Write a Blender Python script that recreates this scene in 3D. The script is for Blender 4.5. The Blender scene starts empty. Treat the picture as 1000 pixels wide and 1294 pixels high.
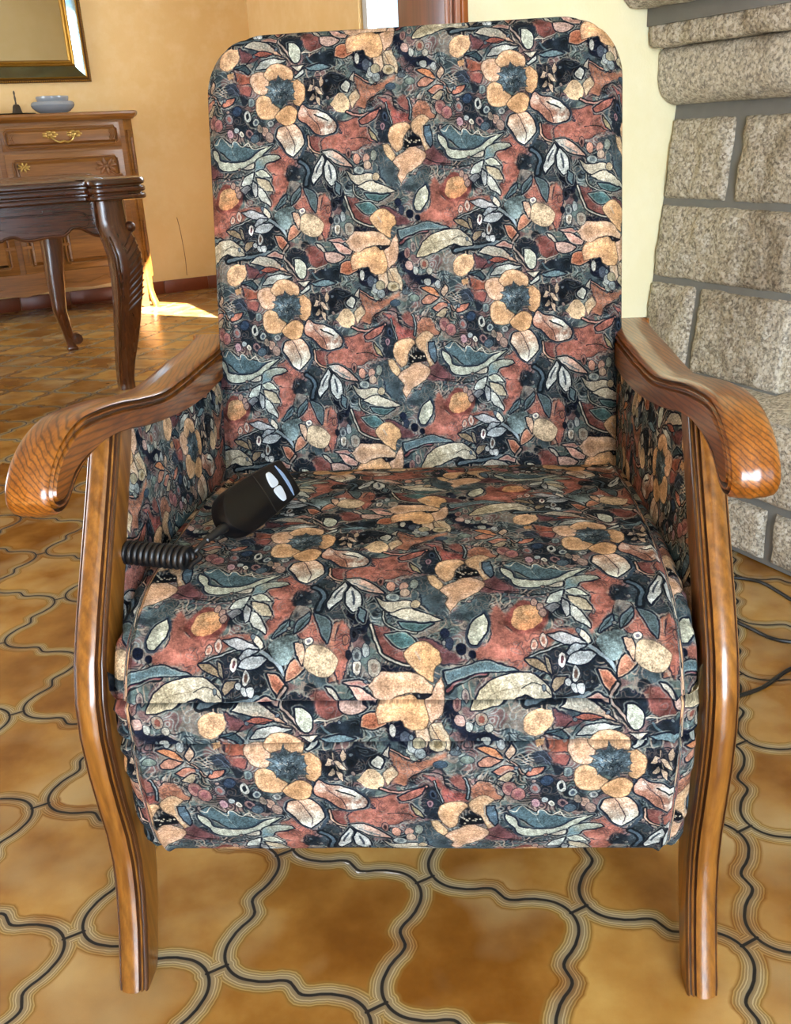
import bpy, bmesh, math, random
import numpy as np
from mathutils import Vector, Matrix, noise as mnoise
random.seed(7)
SC = bpy.context.scene
COL = SC.collection
R = math.radians

# ---------------------------------------------------------------- scene settings
SC.view_settings.view_transform = 'Standard'
SC.view_settings.look = 'None'
SC.view_settings.gamma = 1
SC.view_settings.use_curve_mapping = False
SC.view_settings.exposure = 0.14

# ---------------------------------------------------------------- node helpers
def lin(h):
    h = h.lstrip('#'); c = [int(h[i:i+2], 16)/255 for i in (0, 2, 4)]
    return tuple([(x/12.92 if x <= .04045 else ((x+.055)/1.055)**2.4) for x in c]+[1.0])
class NT:
    def __init__(s, name):
        s.m = bpy.data.materials.new(name); s.m.use_nodes = True; s.t = s.m.node_tree
        s.t.nodes.clear(); s.out = s.n('ShaderNodeOutputMaterial')
        s.b = s.n('ShaderNodeBsdfPrincipled'); s.l(s.b.outputs[0], s.out.inputs[0])
    def n(s, typ, **kw):
        d = s.t.nodes.new(typ)
        for k, v in kw.items(): setattr(d, k, v)
        return d
    def l(s, a, b): s.t.links.new(a, b)
    def put(s, sock, v):
        if hasattr(v, 'is_output') or isinstance(v, bpy.types.NodeSocket): s.l(v, sock)
        elif v is not None: sock.default_value = v
    def math(s, op, a, b=None, c=None, clamp=False):
        d = s.n('ShaderNodeMath', operation=op, use_clamp=clamp)
        for i, v in enumerate((a, b, c)):
            if v is not None: s.put(d.inputs[i], v)
        return d.outputs[0]
    def mix(s, f, a, b, mode='MIX'):
        d = s.n('ShaderNodeMix', data_type='RGBA', blend_type=mode)
        s.put(d.inputs[0], f); s.put(d.inputs[6], a); s.put(d.inputs[7], b); return d.outputs[2]
    def ramp(s, f, stops, interp='LINEAR'):
        d = s.n('ShaderNodeValToRGB'); d.color_ramp.interpolation = interp; e = d.color_ramp.elements
        while len(e) > 1: e.remove(e[-1])
        e[0].position, e[0].color = stops[0]
        for p, c in stops[1:]:
            x = e.new(p); x.color = c
        s.put(d.inputs[0], f); return d.outputs[0]
    def noise(s, vec, scale, detail=4, rough=.55, dist=0):
        d = s.n('ShaderNodeTexNoise'); s.put(d.inputs['Vector'], vec)
        d.inputs['Scale'].default_value = scale; d.inputs['Detail'].default_value = detail
        d.inputs['Roughness'].default_value = rough; d.inputs['Distortion'].default_value = dist
        return d.outputs[0]
    def coord(s, kind='Object'): return s.n('ShaderNodeTexCoord').outputs[kind]
    def mapv(s, vec, scale=(1, 1, 1), rot=(0, 0, 0), loc=(0, 0, 0)):
        d = s.n('ShaderNodeMapping'); s.put(d.inputs[0], vec); d.inputs['Location'].default_value = loc
        d.inputs['Rotation'].default_value = rot; d.inputs['Scale'].default_value = scale; return d.outputs[0]
    def bump(s, h, strength=.3, dist=.001, prev=None):
        d = s.n('ShaderNodeBump'); d.inputs['Strength'].default_value = strength; d.inputs['Distance'].default_value = dist
        s.put(d.inputs['Height'], h)
        if prev is not None: s.l(prev, d.inputs['Normal'])
        return d.outputs[0]
    def set(s, **kw):
        for k, v in kw.items(): s.put(s.b.inputs[k.replace('_', ' ')], v)
        return s.m

def mat_plain(name, col, rough=.5, metal=0, bumpscale=None, spec=.5, var=.06, coat=0):
    t = NT(name); co = t.coord(); nz = t.noise(co, 35, 4)
    c = lin(col); d = tuple([x*(1-var*2) for x in c[:3]]+[1])
    cc = t.mix(nz, c, d)
    t.set(Base_Color=cc, Roughness=t.math('MULTIPLY_ADD', nz, .12, rough-.06), Metallic=metal)
    t.b.inputs['Specular IOR Level'].default_value = spec
    t.b.inputs['Coat Weight'].default_value = coat; t.b.inputs['Coat Roughness'].default_value = .12
    if bumpscale: t.set(Normal=t.bump(t.noise(co, bumpscale, 3), .25, .0006))
    return t.m

def mat_wood(name, dark, mid, light, axis='Y', ring=70, rough=.3, coat=.5, along=.06, contrast=1.0, bump=.1, wavy=6):
    # growth rings and pores drawn out along one axis of the piece
    t = NT(name); co = t.coord()
    sc = {'X': (along, 1, 1), 'Y': (1, along, 1), 'Z': (1, 1, along)}[axis]
    v = t.mapv(co, scale=sc)
    wv = t.n('ShaderNodeTexWave', wave_type='BANDS', bands_direction='DIAGONAL'); t.l(v, wv.inputs[0])
    wv.inputs['Scale'].default_value = ring; wv.inputs['Distortion'].default_value = wavy; wv.inputs['Detail'].default_value = 3
    wv.inputs['Detail Scale'].default_value = .35; wv.inputs['Detail Roughness'].default_value = .6
    rings = t.ramp(wv.outputs['Fac'], [(.0, (1, 1, 1, 1)), (.22, (.35, .35, .35, 1)), (.5, (0, 0, 0, 1))])
    pores = t.noise(t.mapv(co, scale=tuple(1.0 if s_ == 1 else .03 for s_ in sc)), 420, 3, .6)
    streak = t.noise(v, 130, 4, .6); tone = t.noise(v, 11, 3, .55)
    f = t.math('ADD', t.math('MULTIPLY', streak, .5), t.math('MULTIPLY', tone, .5))
    c = t.ramp(f, [(.30, lin(dark)), (.46, lin(mid)), (.68, lin(light))])
    c = t.mix(t.math('MULTIPLY', rings, .55*contrast), c, lin(dark))
    pf = t.ramp(pores, [(.36, (1, 1, 1, 1)), (.50, (0, 0, 0, 1))])
    c = t.mix(t.math('MULTIPLY', pf, .30*contrast), c, lin(dark))
    t.set(Base_Color=c, Roughness=t.math('MULTIPLY_ADD', tone, .15, rough-.07))
    t.b.inputs['Coat Weight'].default_value = coat; t.b.inputs['Coat Roughness'].default_value = .16
    t.set(Normal=t.bump(t.math('ADD', streak, pores), bump, .0005))
    return t.m

# ---------------------------------------------------------------- mesh helpers
def tag(o, label=None, category=None, group=None, kind=None):
    if label: o['label'] = label
    if category: o['category'] = category
    if group: o['group'] = group
    if kind: o['kind'] = kind
    return o
def empty(name, loc=(0, 0, 0), rz=0, **kw):
    o = bpy.data.objects.new(name, None); o.empty_display_size = .1; COL.objects.link(o)
    o.location = loc; o.rotation_euler = (0, 0, rz); return tag(o, **kw)
def mesh(name, verts, faces, mat, parent=None, smooth=True, uv=None, sharp=40, mats=None, fmat=None):
    me = bpy.data.meshes.new(name); me.from_pydata([tuple(v) for v in verts], [], faces)
    for m in (mats or [mat]): me.materials.append(m)
    if fmat:
        for p, i in zip(me.polygons, fmat): p.material_index = i
    if uv is not None:
        lay = me.uv_layers.new(name='UVMap'); li = np.empty(len(me.loops), np.int32); me.loops.foreach_get('vertex_index', li)
        lay.data.foreach_set('uv', np.asarray(uv, np.float32)[li].ravel())
    bm = bmesh.new(); bm.from_mesh(me); bmesh.ops.recalc_face_normals(bm, faces=bm.faces)
    for f in bm.faces: f.smooth = smooth
    if smooth:
        for e in bm.edges:
            if len(e.link_faces) == 2 and e.calc_face_angle(0) > R(sharp): e.smooth = False
    bm.to_mesh(me); bm.free(); me.update()
    o = bpy.data.objects.new(name, me); COL.objects.link(o)
    if parent: o.parent = parent
    return o
class MB:
    # collects shapes that belong to one part
    def __init__(s): s.v = []; s.f = []; s.mi = []
    def add(s, v, f, mi=0):
        o = len(s.v); s.v += [tuple(p) for p in v]; s.f += [tuple(i+o for i in q) for q in f]; s.mi += [mi]*len(f); return s
    def bm(s, fn, mi=0):
        b = bmesh.new(); fn(b); b.verts.index_update(); s.add([v.co.copy() for v in b.verts], [[v.index for v in f.verts] for f in b.faces], mi); b.free(); return s
    def box(s, x0, x1, y0, y1, z0, z1, bev=.003, seg=2, mat=None, mi=0):
        def fn(b):
            r = bmesh.ops.create_cube(b, size=1)
            M = Matrix.Translation(((x0+x1)/2, (y0+y1)/2, (z0+z1)/2)) @ Matrix.Diagonal((abs(x1-x0), abs(y1-y0), abs(z1-z0), 1))
            bmesh.ops.transform(b, matrix=M, verts=b.verts)
            if bev: bmesh.ops.bevel(b, geom=b.edges[:], offset=min(bev, .49*min(abs(x1-x0), abs(y1-y0), abs(z1-z0))), segments=seg, profile=.5, affect='EDGES')
            if mat: bmesh.ops.transform(b, matrix=mat, verts=b.verts)
        return s.bm(fn, mi)
    def rings(s, rings, cap=True, closed=True, mi=0, jm=None, im=None):
        n = len(rings[0]); v = [p for r in rings for p in r]; f = []; s_mi = []
        for i in range(len(rings)-1):
            for j in range(n if closed else n-1):
                k = (j+1) % n; f.append((i*n+j, i*n+k, (i+1)*n+k, (i+1)*n+j)); s_mi.append((jm or {}).get(j, (im or {}).get(i, mi)))
        if cap and closed: f.append(tuple(range(n))[::-1]); f.append(tuple((len(rings)-1)*n+j for j in range(n)))
        o_ = len(s.mi); s.add(v, f, mi); s.mi[o_:o_+len(s_mi)] = s_mi; return s
    def tube(s, path, rad, n=10, mi=0, cap=True):
        P = [Vector(p) for p in path]; rings = []; up = None
        for i, p in enumerate(P):
            t = (P[min(i+1, len(P)-1)]-P[max(i-1, 0)]).normalized()
            if up is None:
                up = Vector((0, 0, 1)) if abs(t.z) < .9 else Vector((1, 0, 0))
            a = (up-t*up.dot(t)).normalized(); up = a; b = t.cross(a)
            r = rad[i] if isinstance(rad, (list, tuple)) else rad
            rings.append([p+(a*math.cos(q)+b*math.sin(q))*r for q in [2*math.pi*k/n for k in range(n)]])
        return s.rings(rings, cap, True, mi)
    def lathe(s, prof, c=(0, 0, 0), n=40, mi=0):
        rings = [[(c[0]+r*math.cos(2*math.pi*k/n), c[1]+r*math.sin(2*math.pi*k/n), c[2]+z) for k in range(n)] for r, z in prof]
        return s.rings(rings, True, True, mi)
    def prism(s, poly, a0, a1, plane='xz', mi=0, inset=None):
        # outline extruded along the third axis; inset = [(axis position, inset distance)] for moulded edges
        def P(p, a): return {'xz': (p[0], a, p[1]), 'yz': (a, p[0], p[1]), 'xy': (p[0], p[1], a)}[plane]
        lv = inset or [(a0, 0), (a1, 0)]
        return s.rings([[P(p, a) for p in (offset(poly, d) if d else poly)] for a, d in lv], True, True, mi)
    def build(s, name, mat, parent=None, smooth=True, uv=None, sharp=40, mats=None):
        return mesh(name, s.v, s.f, mat, parent, smooth, uv, sharp, mats, s.mi if mats else None)
def offset(poly, d):
    # move a closed outline inwards by d along averaged normals
    P = np.array(poly, float); n = len(P)
    A = .5*np.sum(P[:, 0]*np.roll(P[:, 1], -1)-np.roll(P[:, 0], -1)*P[:, 1]); sg = 1 if A > 0 else -1
    t = np.roll(P, -1, 0)-np.roll(P, 1, 0); t /= np.linalg.norm(t, axis=1)[:, None]+1e-12
    return [tuple(p) for p in P+sg*d*np.stack([-t[:, 1], t[:, 0]], 1)]
def crom(pts, sub=8, closed=False):
    P = [np.array(p, float) for p in pts]; n = len(P); out = []
    for i in range(n if closed else n-1):
        if closed: a, b, c, d = P[i-1], P[i], P[(i+1) % n], P[(i+2) % n]
        else: a, b, c, d = P[max(i-1, 0)], P[i], P[i+1], P[min(i+2, n-1)]
        for k in range(sub):
            t = k/sub; out.append(tuple(.5*((2*b)+(-a+c)*t+(2*a-5*b+4*c-d)*t*t+(-a+3*b-3*c+d)*t**3)))
    if not closed: out.append(tuple(P[-1]))
    return out
def interp(tab, x):
    a = np.array(tab, float); o = np.argsort(a[:, 0]); return float(np.interp(x, a[o, 0], a[o, 1]))
# ---------------------------------------------------------------- woven floral fabric: one repeat, drawn as filled outlines
FN = 1024
def hexc(h):
    h = h.lstrip('#'); return np.array([int(h[i:i+2], 16)/255 for i in (0, 2, 4)], dtype=np.float32)
def tnoise(n, sigma, seed):
    # tileable smooth noise, roughly unit deviation; sigma in pixels
    rng = np.random.default_rng(seed); a = rng.standard_normal((n, n)).astype(np.float32)
    k = np.fft.fftfreq(n)*2*np.pi
    g = np.exp(-0.5*(k[:, None]**2+k[None, :]**2)*sigma**2)
    b = np.real(np.fft.ifft2(np.fft.fft2(a)*g)); return (b/b.std()).astype(np.float32)
def sstep(a, b, x):
    t = np.clip((x-a)/(b-a), 0, 1); return t*t*(3-2*t)
def to_uv(x, y):
    # drawing units (6.25 per photo pixel, origin 280,80) -> repeat coordinates
    px, py = x/6.25, y/6.25
    det = 288*276-(-2.6)*(-14)
    return (px*276+2.6*py)/det, (288*py+14*px)/det
def spline(pts, closed=True, sub=5):
    P = np.array(pts, dtype=np.float64); n = len(P); out = []
    rng = range(n) if closed else range(n-1)
    cor = np.zeros(n, bool)     # sharp turns stay pointed (leaf tips)
    if closed:
        for i in range(n):
            u, v = P[i]-P[i-1], P[(i+1) % n]-P[i]
            cor[i] = u@v < .25*np.linalg.norm(u)*np.linalg.norm(v)
    for i in rng:
        if closed:
            a, b, c, d = P[(i-1) % n], P[i], P[(i+1) % n], P[(i+2) % n]
            if cor[i]: a = 2*b-c
            if cor[(i+1) % n]: d = 2*c-b
        else: a, b, c, d = P[max(i-1, 0)], P[i], P[i+1], P[min(i+2, n-1)]
        for t in np.arange(sub)/sub:
            out.append(0.5*((2*b)+(-a+c)*t+(2*a-5*b+4*c-d)*t*t+(-a+3*b-3*c+d)*t**3))
    if not closed: out.append(P[-1])
    return np.array(out)
class Cloth:
    def __init__(s):
        n = FN; s.n = n
        s.wx = tnoise(n, 12, 1)*1.5+tnoise(n, 4, 11)*0.6; s.wy = tnoise(n, 12, 2)*1.5+tnoise(n, 4, 12)*0.6
        s.mot = tnoise(n, 16, 3)*0.55+tnoise(n, 6, 4)*0.4+tnoise(n, 2.5, 5)*0.22
        s.fine = tnoise(n, 1.2, 6); s.edge = tnoise(n, 22, 7)
        s.img = np.zeros((n, n, 3), np.float32)
    def region(s, P, pad):
        x0, y0 = np.floor(P.min(0)-pad).astype(int); x1, y1 = np.ceil(P.max(0)+pad).astype(int)
        ix = np.arange(x0, x1+1); iy = np.arange(y0, y1+1); mx = ix % s.n; my = iy % s.n
        idx = np.ix_(my, mx)
        X = ix[None, :]+s.wx[idx]; Y = iy[:, None]+s.wy[idx]
        return idx, X.astype(np.float32), Y.astype(np.float32)
    def sdf(s, P, X, Y, closed=True):
        d2 = np.full(X.shape, 1e9, np.float32); ins = np.zeros(X.shape, bool); n = len(P)
        for i in range(n if closed else n-1):
            ax, ay = P[i]; bx, by = P[(i+1) % n]; ex, ey = bx-ax, by-ay; L = ex*ex+ey*ey+1e-9
            t = np.clip(((X-ax)*ex+(Y-ay)*ey)/L, 0, 1)
            d2 = np.minimum(d2, (X-ax-t*ex)**2+(Y-ay-t*ey)**2)
            if closed and ay != by: ins ^= ((ay > Y) != (by > Y)) & (X < ex*(Y-ay)/(by-ay)+ax)
        d = np.sqrt(d2); return np.where(ins, -d, d) if closed else d
    def px(s, pts): return np.array([[c*s.n for c in to_uv(*p)] for p in pts])
    def comp(s, idx, col, a):
        s.img[idx] = s.img[idx]*(1-a[..., None])+col*a[..., None]
    def patch(s, pts, col, soft=9, alpha=.95, var=.16):
        P = spline(s.px(pts), True, 4); idx, X, Y = s.region(P, 30)
        d = s.sdf(P, X, Y)+s.mot[idx]*4
        ed = sstep(-.4, .5, s.edge[idx])
        s.comp(idx, hexc('#9c9486'), .55*ed*sstep(4, 2, np.abs(d-7)))
        s.comp(idx, hexc(col)*(1+var*s.mot[idx][..., None]), alpha*sstep(soft, -soft, d))
        s.comp(idx, hexc('#181c2b'), .8*ed*sstep(3.4, 1.6, np.abs(d-1)))
    def shape(s, pts, col, col2=None, line='#141826', w=5.0, halo=None, hw=6, var=.11, ang=0, inner=None, sp=4):
        P = spline(s.px(pts), True, sp); idx, X, Y = s.region(P, 16)
        d = s.sdf(P, X, Y)
        if halo: s.comp(idx, hexc(halo), .85*sstep(hw+w+1.5, hw+w-1, d))
        if line and w > 2.8: s.comp(idx, hexc('#8f938f'), .7*sstep(-.7, .4, s.edge[idx])*sstep(2.6, .9, np.abs(d-w-3.6)))
        if line: s.comp(idx, hexc(line), .93*sstep(w+1, w-1, d))
        c = hexc(col)[None, None, :]*np.ones(X.shape+(1,), np.float32)
        if col2:
            ca, sa = math.cos(ang), math.sin(ang); q = X*ca+Y*sa; q = (q-q.min())/(q.max()-q.min()+1e-6)
            q = sstep(.2, .8, q+.14*s.mot[idx]); c = c*(1-q[..., None])+hexc(col2)*q[..., None]
        c = c*(1+var*s.mot[idx][..., None]+.05*s.fine[idx][..., None])
        if line == '#4a3a30':   # petals: deeper orange away from the rim, shaded folds
            rim = sstep(-26, -4, d+6*s.mot[idx]); c = c*(1-.35*(1-rim[..., None]))+hexc('#c98a58')*.35*(1-rim[..., None]); c = c*(1-.22*sstep(-3.5, 0, d)[..., None])
        if inner is not None:   # paler rim just inside the outline
            rim = sstep(-7, -2, d); c = c*(1-.55*rim[..., None])+hexc(inner)*.55*rim[..., None]
        s.comp(idx, c, sstep(.9, -.9, d))
    def line(s, pts, col, w=3, alpha=.95, edge=None):
        P = spline(s.px(pts), False, 5); idx, X, Y = s.region(P, w+10); d = s.sdf(P, X, Y, False)
        if edge: s.comp(idx, hexc(edge), .9*sstep(w+3.6, w+1.8, d))
        s.comp(idx, hexc(col)*(1+.12*s.mot[idx][..., None]), alpha*sstep(w/2+1, w/2-1, d))
    def ring(s, x, y, rx, ry, col, mid, line='#171b2a'):
        pts = [(x+rx*math.cos(t), y+ry*math.sin(t)) for t in np.linspace(0, 2*math.pi, 9)[:-1]]
        s.shape(pts, col, line=line, w=2.2, var=.1, sp=3)
        if mid: s.shape([(x+.5*(a-x), y+.55*(b-y)) for a, b in pts], mid, line=None, sp=3)
def weave():
    c = Cloth(); n = c.n
    Q = {1: (0, 0), 2: (875, 0), 3: (0, 875), 4: (875, 875)}
    def q(k, flat):
        ox, oy = Q[k]; return [(flat[i]+ox, flat[i+1]+oy) for i in range(0, len(flat), 2)]
    NAVY, DARK, SLATE, TAUPE, RUST, DRUST, MAROON = '#1b2129', '#14181f', '#53615f', '#756b64', '#9e5b4e', '#7f4641', '#683e41'
    CREAM, GREY, PEACH, YEL, PINK, TEAL, SAGE = '#beb3a3', '#a3a5a6', '#cfa688', '#d09c70', '#c08b78', '#4b626a', '#a9ab9b'
    m1 = tnoise(n, 26, 21); m2 = tnoise(n, 12, 22)
    base = hexc(SLATE)*np.ones((n, n, 1), np.float32)
    for nz, col, th in ((m1+.5*m2, TAUPE, .35), (-m1+.6*m2, '#3b484f', .35), (tnoise(n, 18, 23), NAVY, .75), (tnoise(n, 20, 24)+.3*m2, '#6d5252', .95)):
        a = sstep(th-.25, th+.25, nz)[..., None]; base = base*(1-a)+hexc(col)*a
    # loose line work between the motifs
    for sd, sg, col, f in ((31, 17, '#8d9390', 1.1), (32, 15, DARK, 1.3), (33, 20, '#a08c7c', .9)):
        z = tnoise(n, sg, sd); fr = np.abs((z*f) % 1-.5); gx = np.hypot(*np.gradient(z))*f+1e-4
        a = sstep(3.4, 1.6, fr/gx)[..., None]*sstep(-.3, .3, tnoise(n, 30, sd+50))[..., None]*.8; base = base*(1-a)+hexc(col)*a
    c.img = base*(1+.10*c.mot[..., None])
    R = [(1, [470,690,540,640,600,690,660,780,590,860,590,960,560,1010,470,1010,470,880,420,800], RUST), (1, [190,90,260,80,340,180,330,250,260,240,200,150], DRUST),
     (1, [760,560,870,570,1000,545,1020,690,900,680,800,700], DRUST), (2, [0,590,100,540,150,530,130,460,260,420,300,430,300,490,370,500,430,600,330,640,250,680,170,710,0,690], RUST),
     (2, [260,90,360,140,420,160,590,80,600,120,520,160,440,230,360,290,350,350,270,330,300,230], '#a5664e'), (2, [460,250,520,260,560,330,620,370,690,400,690,450,560,480,540,420,520,330,470,290], '#8c453f'),
     (2, [600,260,660,250,690,300,680,370,610,330], DRUST), (2, [710,340,760,290,820,300,870,380,900,430,840,430,780,400,720,440], '#a8684f'),
     (2, [800,690,860,640,940,720,1000,740,1000,800,860,800,780,790], MAROON), (3, [-20,280,50,260,180,270,330,250,450,280,330,290,250,330,200,380,120,400,100,480,0,515], RUST),
     (3, [470,-20,580,0,600,90,560,160,510,220,460,290,430,240,470,120], RUST), (3, [690,100,740,150,790,280,700,290,620,240,660,160], RUST),
     (3, [800,290,820,180,880,150,930,220,930,330,900,430,880,500,820,520,860,420,860,370], '#ac6a55'), (3, [700,600,790,560,880,640,890,690,820,740,740,700], DRUST),
     (3, [220,700,280,740,340,770,430,760,330,820,250,830], MAROON), (3, [190,900,300,920,340,940,330,1000,230,1000], '#93503f'),
     (4, [180,170,270,190,300,250,350,320,370,390,270,380,210,280], DRUST), (4, [430,250,520,260,620,330,700,370,600,400,560,390,540,330], MAROON),
     (4, [730,320,830,230,840,60,870,10,950,160,990,300,920,370,780,360], RUST), (4, [0,150,40,180,60,260,40,470,0,520,-40,400], RUST)]
    for k, p, col in R: c.patch(q(k, p), col)
    Nv = [(1, [100,340,250,330,280,380,260,420,300,490,400,540,420,600,300,600,200,500], NAVY), (1, [750,100,850,100,870,180,890,310,800,310,750,230], DARK),
     (2, [30,80,130,70,230,130,230,200,130,230,20,270], DARK), (1, [590,820,650,790,720,860,700,910,590,920], NAVY), (1, [720,680,820,720,800,830,850,900,900,1000,760,1000,680,850], '#2d373e'),
     (2, [460,330,530,360,540,470,520,620,450,620,430,500,450,420], NAVY), (2, [340,680,470,640,560,760,590,900,600,1000,450,900,430,800], '#37434a'), (2, [770,820,840,820,820,1000,600,1000,620,940], '#3b4a50'),
     (4, [30,60,100,40,170,150,130,220,70,200], '#10131f'), (4, [240,400,380,430,440,460,300,450,200,470], '#10131f'), (3, [200,380,300,370,330,460,420,480,480,560,380,620,250,610,220,520], NAVY),
     (3, [560,600,660,590,740,680,700,830,620,800,590,700], NAVY), (3, [700,830,800,770,970,720,980,850,800,850], NAVY), (4, [240,770,340,740,360,790,400,820,440,900,500,880,560,930,430,960,330,900,270,880], '#10131f'),
     (4, [560,640,620,600,700,780,820,800,900,850,740,880,600,760], '#141826'), (1, [130,160,200,140,245,190,230,240,150,230], '#282f3b'), (3, [880,-30,960,0,1000,80,960,160,900,90], '#131724')]
    for k, p, col in Nv: c.patch(q(k, p), col, soft=6)
    for sd, sg, col, fq, al in ((61, 9, '#2a2430', .8, .42), (62, 8, '#b08a78', .7, .30), (63, 12, '#6d7a80', .8, .35)):   # drawn texture inside the grounds
        z = tnoise(n, sg, sd); fr = np.abs((z*fq) % 1-.5); gx = np.hypot(*np.gradient(z))*fq+1e-4
        a = sstep(2.4, 1.0, fr/gx)[..., None]*sstep(.1, .7, tnoise(n, 24, sd+50))[..., None]*al; c.img = c.img*(1-a)+hexc(col)*a
    L = lambda k, p, col=CREAM, col2=None, **kw: c.shape(q(k, p), col, col2, **kw)
    S = lambda k, p, col, w=3, **kw: c.line(q(k, p), col, w, **kw)
    # drapery outlines and swooshes
    S(2, [370,285,430,240,500,230,560,260,580,330,650,370], DARK, 5); S(2, [680,270,700,330,690,430], '#7f8b90', 5, edge=DARK); S(2, [870,450,900,380,850,300,770,280,740,310], DARK, 5)
    S(2, [270,70,360,130,440,150], PINK, 4, edge=DARK); S(2, [510,300,540,420,550,470], '#8e9698', 3, edge=DARK)
    S(1, [0,880,120,905,230,880,320,850], DARK, 6); S(1, [0,910,100,930,220,900], '#5d4a4e', 5)
    S(1, [500,640,400,720,320,800], DARK, 5); S(4, [170,170,200,270,250,370,390,410], CREAM, 6, edge=DARK)
    S(3, [780,150,790,240], '#8a8580', 4); S(4, [590,545,680,470,800,440], '#80484a', 9, edge=DARK); S(2, [800,740,880,775,1000,790], DARK, 4)
    L(4, [570,440,700,400,800,370,920,400,970,420,800,430,680,470,590,510], '#566b73', inner='#9aa09a')
    S(3, [20,560,100,540,160,520], '#3d4d5e', 9); S(3, [90,690,200,660,330,650,420,610], '#5d6c76', 14, edge=DARK); S(3, [720,750,820,740,900,700], CREAM, 4)
    S(2, [230,590,300,570,380,600,440,620], DARK, 4); S(3, [760,780,820,840,960,860], '#4d6069', 8); S(1, [680,480,730,520,750,620,690,740], '#33404e', 12); S(1, [700,760,760,830,740,950], '#4a5a68', 12, edge=DARK)
    # large wave leaf
    L(1, [0,610,70,570,150,620,180,600,250,640,340,660,410,650,330,710,240,750,150,750,90,690,30,650], '#4a6069', line=DARK)
    L(1, [-15,640,40,680,60,740,110,762,210,770,300,740,360,690,430,650,480,628,400,705,320,775,220,818,110,832,60,815,40,760,-10,690], SAGE, halo='#28323f')
    S(1, [0,600,40,622,75,570,120,610,160,640,180,597,240,642,290,617,330,660,440,642], '#c5bcab', 3.5)
    S(1, [150,620,170,690,200,745], '#8d9a9c', 2.2)
    # sprig below the wave
    L(1, [345,780,360,740,430,710,520,710,545,735,500,750,430,770,390,830,340,840], SAGE, '#5f7880', ang=1.9); S(1, [335,760,335,900,345,990,380,1090], DARK, 4)
    L(1, [240,820,300,790,330,775,320,820,270,825], CREAM); L(1, [340,850,380,830,430,860,465,882,380,885], '#b5b6a5'); L(1, [330,850,250,890,220,950,265,960,312,920], '#aeb2aa')
    L(1, [345,890,430,910,460,960,475,1000,400,985,355,935], '#c3b296'); L(3, [350,90,400,120,440,200,447,245,380,190,352,140], '#b3b3ab'); L(3, [318,40,345,80,352,150,330,172,312,110], GREY)
    S(3, [180,195,250,140,300,90], DARK, 4); L(3, [215,120,270,80,300,100,250,150], '#6c6d72')
    # sprig above the round bud
    S(3, [100,440,200,390,300,350,430,340], GREY, 4, edge=DARK); S(3, [420,340,500,400,570,480], '#8b98a2', 11, edge=DARK)
    for p, col in (([220,290,300,280,370,310,420,342,330,350,270,330], '#a9a8ab'), ([380,250,420,270,450,320,432,342,390,300], CREAM), ([310,395,350,350,420,350,380,380,330,412], '#9aa0a6'), ([312,452,350,400,430,385,472,400,430,440,370,462], '#a7acb0')): L(3, p, col)
    L(3, [90,440,150,440,200,480,215,520,150,490], '#9d8468'); L(3, [200,420,225,450,230,520,210,500], '#8e7f6c'); L(3, [230,580,250,540,310,530,280,580,240,610], '#8a7762')
    c.shape(q(3, [480,310,540,260,620,260,640,300,590,420,530,430,500,380]), '#5f6e70', line=None, var=.2)
    for p in ([500,270,530,200,580,150,570,210,530,250], [610,240,620,170,690,90,690,160,650,210], [720,100,790,130,820,200,800,290,760,230]): L(3, p, '#414f53', inner='#71808a')
    S(3, [690,60,700,110,610,250], DARK, 4); S(3, [600,90,560,190,510,260], DARK, 3)
    L(3, [475,480,530,490,570,540,562,600,540,612,500,560], '#a8634d', inner='#c6b39b', halo=DARK); S(3, [575,560,540,640,600,740,640,800], '#ab9084', 8, edge=DARK)
    L(3, [640,400,682,430,640,490,578,522,590,440,620,400], '#b5745c', inner='#c9b296'); L(3, [620,300,660,290,682,340,668,425,640,370], '#cda58a')
    c.ring(3*0+705, 875+285, 26, 20, '#cfc5b5', '#6b6670'); L(3, [690,350,720,310,790,312,862,380,860,430,820,482,740,482,680,430], '#d5b795', line='#6d5a4c', w=2)
    L(3, [400,640,460,615,540,640,530,667,450,655], '#9c6a62', inner=CREAM); L(3, [270,700,340,655,430,660,500,710,565,780,470,750,380,730], '#b9b1a2', '#a8836c', ang=1.3); L(3, [340,760,420,735,500,760,430,780], '#8a4c40')
    L(3, [620,670,670,680,712,720,700,812,660,822,618,750], '#b0b2a2'); L(3, [360,880,400,830,480,800,592,812,530,840,440,872], '#a9aaa4'); L(3, [190,870,260,850,310,900,300,920,250,890], '#394a52'); S(3, [330,880,360,820,440,770,540,775], DARK, 4)
    L(3, [800,545,840,560,880,620,850,605], '#b4aa9c'); L(3, [640,855,740,850,700,890], CREAM); L(1, [680,90,750,30,750,60,700,95], '#a9aba4'); L(1, [770,20,880,-10,960,10,860,40], '#5b7078')
    L(4, [715,648,742,580,800,500,900,447,1010,430,1090,463,1140,515,1148,555,1060,563,1000,545,900,592,800,640], '#bfae8e', '#b3a894'); S(4, [740,630,860,540,1040,490], '#8a7a63', 2.2); S(4, [990,515,1060,485,1140,540], DARK, 3)
    L(3, [70,820,90,750,150,720,220,720,232,800,170,870,130,892,90,870], '#d6a77f', line='#6f6259', w=2); S(3, [140,730,165,780,150,840], '#b37f5e', 2.5); L(3, [128,925,180,900,182,950,140,962], YEL, line=None); S(3, [180,880,260,860,330,790], DARK, 4)
    c.patch(q(3, [-10,190,60,90,120,70,210,110,215,220,150,275,60,295]), '#8a463f', soft=8); L(3, [28,190,60,120,120,100,190,130,192,200,150,250,80,277,30,240], '#d29d70', '#c98458', ang=1.2, line=None); S(3, [80,180,110,150,130,200], '#b37748', 3)
    for x, y in ((150, 80), (185, 110), (200, 150)): c.ring(x, 875+y, 20, 26, '#9c7b70', None)
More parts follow.
